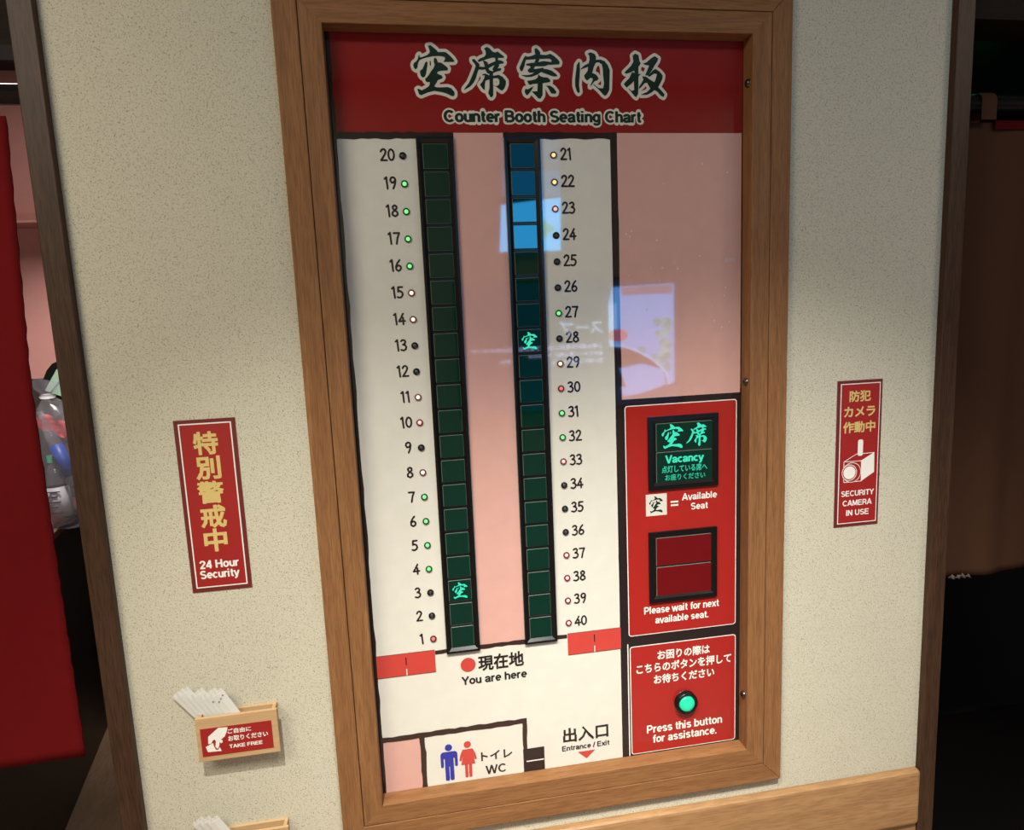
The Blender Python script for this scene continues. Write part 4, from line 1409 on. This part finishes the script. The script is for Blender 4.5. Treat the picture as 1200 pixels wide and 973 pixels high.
# rounded black frame with a pale green panel, standing on the counter behind the post
MR = thing('tabletop_mirror', (-1.155, 1.325, 0.868), 'black rounded frame holding a pale green panel, half hidden by the left post', 'mirror')
M = MB()
oc = [(-1.238, 1.325), (-1.231, 1.362), (-1.216, 1.392), (-1.196, 1.414), (-1.170, 1.425), (-1.12, 1.42), (-1.08, 1.39), (-1.07, 1.34), (-1.09, 1.285), (-1.14, 1.268), (-1.20, 1.282), (-1.228, 1.298)]
M.prism(oc, 1.310, 1.335, BLACKPL)
M.build('rounded_frame', MR)
M = MB()
M.prism([(-1.228, 1.323), (-1.182, 1.395), (-1.14, 1.402), (-1.10, 1.380), (-1.09, 1.335), (-1.12, 1.295), (-1.180, 1.301)], 1.306, 1.312, mat('pale_green_panel', (0.33, 0.50, 0.38), 0.35))
M.build('green_panel', MR)
M = MB()
M.box(-1.165, -1.145, 1.315, 1.333, 0.880, 1.28, BLACKPL, 0.002)
M.box(-1.215, -1.095, 1.29, 1.38, 0.868, 0.880, BLACKPL, 0.003)
M.build('stand', MR)

# clear bag of bottles on the counter
BG = thing('plastic_bag', (-1.185, 1.20, 0.868), 'clear knotted plastic bag of bottles on the booth counter beside the left post', 'bag')
clear('bag_film', (0.93, 0.92, 0.95), 1.35, haze=0.10)
M = MB()
n, secs = 28, [(0.870, 0.065, -1.150), (0.880, 0.085, -1.148), (0.95, 0.092, -1.145), (1.05, 0.094, -1.142), (1.15, 0.088, -1.142), (1.22, 0.074, -1.145), (1.275, 0.046, -1.158), (1.305, 0.017, -1.172), (1.318, 0.012, -1.172), (1.345, 0.034, -1.170), (1.365, 0.045, -1.166)]
vs, fs = [], []
rnd = random.Random(3)
for z, r, cx in secs:
    for i in range(n):
        t = 2 * math.pi * i / n
        rr = r * (1 + 0.10 * math.sin(5 * t + z * 30) + 0.05 * math.sin(11 * t + z * 55))
        vs.append((cx + rr * math.cos(t), 1.20 + 0.9 * rr * math.sin(t), z + 0.006 * math.sin(3 * t) * (z > 1.3)))
for j in range(len(secs) - 1):
    for i in range(n):
        a, b = j * n + i, j * n + (i + 1) % n
        fs.append([a, b, b + n, a + n])
fs.append(list(range(n))[::-1])
M.add(vs, fs, MATS['bag_film'], True)
M.build('bag_film', BG)
M = MB()
M.lathe((-1.172, 1.20, 1.311), [(0.020, -0.007), (0.024, 0.0), (0.020, 0.007)], mat('white_tie', (0.75, 0.75, 0.78), 0.4), 14, axis='Z')
M.build('tie', BG)
clear('bottle_clear', (0.88, 0.93, 0.93), 1.4, haze=0.10)
CAPG = mat('green_cap', (0.02, 0.30, 0.17), 0.4)
LABW = mat('bottle_label', (0.72, 0.74, 0.75), 0.5)
LABB = mat('blue_label', (0.02, 0.08, 0.42), 0.4)
LABG = mat('green_label', (0.04, 0.24, 0.16), 0.4)


def bottle(x, y, z, tilt, h, body, lab, cap, label):
    B = thing('drink_bottle', (x, y, z), label, 'bottle', 'bottles in the clear bag')
    R = Matrix.Translation((x, y, z)) @ Matrix.Rotation(tilt, 4, 'Y')

    def turn(prof, m, name):
        k = MB()
        k.lathe((0, 0, 0), prof, m, 18, axis='Z')
        k.v = [tuple(R @ Vector(p)) for p in k.v]
        return k.build(name, B)
    r = body
    turn([(r * .85, 0), (r, 0.006), (r, h * .62), (r * .75, h * .78), (r * .38, h * .88), (r * .38, h * .94)], MATS['bottle_clear'], 'body')
    turn([(r * 1.01, h * .12), (r * 1.015, h * .12), (r * 1.015, h * .55), (r * 1.01, h * .55)], lab, 'label_sleeve')
    turn([(r * .45, h * .90), (r * .45, h), (0, h)], cap, 'cap')
    return B


b = bottle(-1.163, 1.178, 0.882, math.radians(-3), 0.235, 0.033, LABW, CAPG, 'drink bottle with white printed label and green cap, front left in the bag')
k = MB()
for i, z in enumerate((0.925, 0.945, 0.962, 0.980, 0.996)):
    k.box(-1.186, -1.148 - 0.010 * (i % 2), 1.1415, 1.1450, z, z + 0.0035, mat('label_print', (0.10, 0.11, 0.14), 0.5))
k.build('label_print', b)
bottle(-1.092, 1.225, 0.886, math.radians(-4), 0.215, 0.028, LABG, CAPG, 'drink bottle with dark green label beside the white labelled one')
bottle(-1.103, 1.152, 1.018, math.radians(-17), 0.260, 0.020, LABB, MATS['bottle_clear'], 'slim drink bottle with blue label tilted across the bag')
PK = thing('red_packet', (-1.165, 1.17, 1.13), 'crumpled red packet near the top of the clear bag', 'packet')
M = MB()
vs, fs = [], []
for j in range(7):
    for i in range(9):
        u, v = i / 8 - .5, j / 6 - .5
        x = u * 0.105 + 0.010 * math.sin(v * 5)
        z = v * 0.050 - u * 0.055
        vs.append((-1.158 + x, 1.188 + 0.008 * math.sin(u * 14 + v * 9), 1.212 + z))
for j in range(6):
    for i in range(8):
        a = j * 9 + i
        fs.append([a, a + 1, a + 10, a + 9])
nv = len(vs)
vs2 = [(p[0], p[1] + 0.012 * (1 - abs(2 * (i % 9) / 8 - 1)), p[2]) for i, p in enumerate(vs)]
M.add(vs + vs2, fs + [[q + nv for q in f[::-1]] for f in fs], mat('packet_red', (0.55, 0.05, 0.05), 0.4), True)
M.build('packet_foil', PK)

# ------------------------------------------------------------------ across the corridor (seen mirrored in the clear cover)
PO = thing('backlit_menu_panel', (0.93, -2.29, 1.0), 'dark backlit menu panel with bowl picture on the opposite wall, mirrored in the glossy chart', 'menu panel')
M = MB()
M.box(0.28, 1.54, -2.299, -2.262, 0.98, 1.70, BLACKPL, 0.003)
M.build('panel_case', PO)
YQ = -2.2610


def back(M, pts, y, m):
    a = [(p[0], y, p[1]) for p in pts]
    s = sum(pts[i][0] * pts[(i + 1) % len(pts)][1] - pts[(i + 1) % len(pts)][0] * pts[i][1] for i in range(len(pts)))
    M.add(a if s < 0 else a[::-1], [list(range(len(pts)))], m)


M = MB()
back(M, [(0.30, 1.00), (1.52, 1.00), (1.52, 1.68), (0.30, 1.68)], YQ, glow('screen_deep_blue', (0.006, 0.05, 0.15), 2.0))
M.build('screen', PO)
M = MB()
ps = glow('picture_sky', (0.13, 0.42, 1.0), 8.5)
pw = glow('picture_pale', (0.30, 0.55, 1.0), 10.5)
pg = glow('picture_leaf', (0.06, 0.50, 0.50), 6.0)
pg2 = glow('picture_leaf_light', (0.25, 0.72, 0.72), 6.5)
po = glow('picture_orange', (0.60, 0.16, 0.25), 6.0)
pb = glow('picture_bowl', (0.03, 0.025, 0.05), 1.0)
back(M, [(1.19, 1.045), (1.115, 1.345), (1.115, 1.56), (1.14, 1.645), (1.49, 1.655), (1.49, 1.11), (1.30, 1.06)], YQ + .0010, ps)
back(M, [(1.116, 1.345), (1.16, 1.35), (1.16, 1.56), (1.116, 1.555)], YQ + .0015, pw)
back(M, [(1.19, 1.60), (1.48, 1.60), (1.48, 1.65), (1.19, 1.64)], YQ + .0015, glow('picture_sand', (0.42, 0.35, 0.55), 4.0))
rnd = random.Random(9)
for i in range(46):
    x, z = 1.46 - abs(rnd.gauss(0, .05)), rnd.uniform(1.19, 1.46)
    r = rnd.uniform(.012, .03)
    back(M, [(x + r * math.cos(t) * rnd.uniform(.5, 1.1), z + r * math.sin(t) * rnd.uniform(.5, 1.1)) for t in (0, .9, 1.8, 2.7, 3.6, 4.5, 5.4)], YQ + .0020 + i * .00003, pg if i % 3 else pg2)
back(M, [(1.165 + .055 * math.cos(t * .3), 1.385 + .035 * math.sin(t * .3)) for t in range(21)], YQ + .0040, po)
arc = [(1.116, 1.335), (1.20, 1.325), (1.29, 1.29), (1.37, 1.24), (1.43, 1.18), (1.455, 1.13), (1.44, 1.09)]
back(M, arc + [(1.30, 1.10), (1.16, 1.10)], YQ + .0045, pb)
back(M, [(1.17, 1.205), (1.30, 1.225), (1.42, 1.185), (1.44, 1.10), (1.36, 1.085), (1.21, 1.085)], YQ + .0050, ps)
back(M, [(1.116, 1.338), (1.20, 1.328), (1.29, 1.293), (1.37, 1.243), (1.44, 1.175), (1.46, 1.10), (1.452, 1.10), (1.43, 1.17), (1.365, 1.235), (1.285, 1.284), (1.20, 1.318), (1.116, 1.329)], YQ + .0055, pw)
M.build('bowl_picture', PO)
pt_ = glow('screen_lettering', (0.45, 0.6, 1.0), 7.0)
M = MB()
M.text('スープ', 0.842, 1.082, 1.402, 0.074, YQ + .001, pt_, 0.03, ink=True, facing=1)
M.build('panel_title', PO)
M = MB()
M.text('上質な素材を贅沢に使い 丁寧に取り出されたスープ', 0.36, 1.08, 1.322, 0.026, YQ + .001, glow('screen_small_lettering', (0.5, 0.55, 1.0), 9.0), 0.02, ink=True, facing=1)
M.text('雑味をすべて取り除き うまみのみ', 0.66, 1.08, 1.283, 0.024, YQ + .001, MATS['screen_small_lettering'], 0.02, ink=True, facing=1)
M.text('深い味わいを生みます。', 0.78, 1.08, 1.244, 0.024, YQ + .001, MATS['screen_small_lettering'], 0.02, ink=True, facing=1)
M.text('がある。', 0.500, 0.60, 1.262, 0.022, YQ + .001, MATS['screen_small_lettering'], 0.02, ink=True, facing=1)
M.build('panel_small_lettering', PO)

AS = thing('arrow_sign', (0.70, -2.29, 1.84), 'bright blue lit sign with green arrow mirrored in the glossy chart', 'lit sign')
M = MB()
M.box(0.520, 0.880, -2.299, -2.262, 1.835, 2.420, BLACKPL, 0.003)
M.build('sign_case', AS)
M = MB()
back(M, [(0.533, 1.845), (0.600, 1.852), (0.860, 1.845), (0.868, 2.118), (0.552, 2.085)], YQ, glow('sign_bright', (0.04, 0.46, 1.0), 13.0))
M.build('lit_face', AS)
M = MB()
back(M, [(0.735, 1.885), (0.735, 2.030), (0.835, 1.960)], YQ + .001, glow('sign_arrow', (0.08, 0.50, 0.42), 9.0))
M.build('green_arrow', AS)
M = MB()
back(M, [(0.560, 2.125), (0.868, 2.125), (0.868, 2.255), (0.560, 2.255)], YQ, glow('sign_dim', (0.012, 0.20, 0.52), 5.0))
back(M, [(0.560, 2.265), (0.868, 2.265), (0.868, 2.41), (0.560, 2.41)], YQ, glow('sign_dimmer', (0.008, 0.10, 0.26), 5.0))
M.build('dim_face', AS)

# ------------------------------------------------------------------ dark room on the right
EX = thing('glow_fixture', (1.885, 0.70, 2.38), 'made-up black fixture beside the green glow, out of view', 'light')  # made-up unseen fixture to go with the green glow light
M = MB()
M.box(1.825, 1.945, 0.66, 0.74, 2.385, 2.42, BLACKPL, 0.003)
M.box(1.875, 1.895, 0.695, 0.705, 2.42, 2.68, BLACKPL)
M.build('added_body', EX)
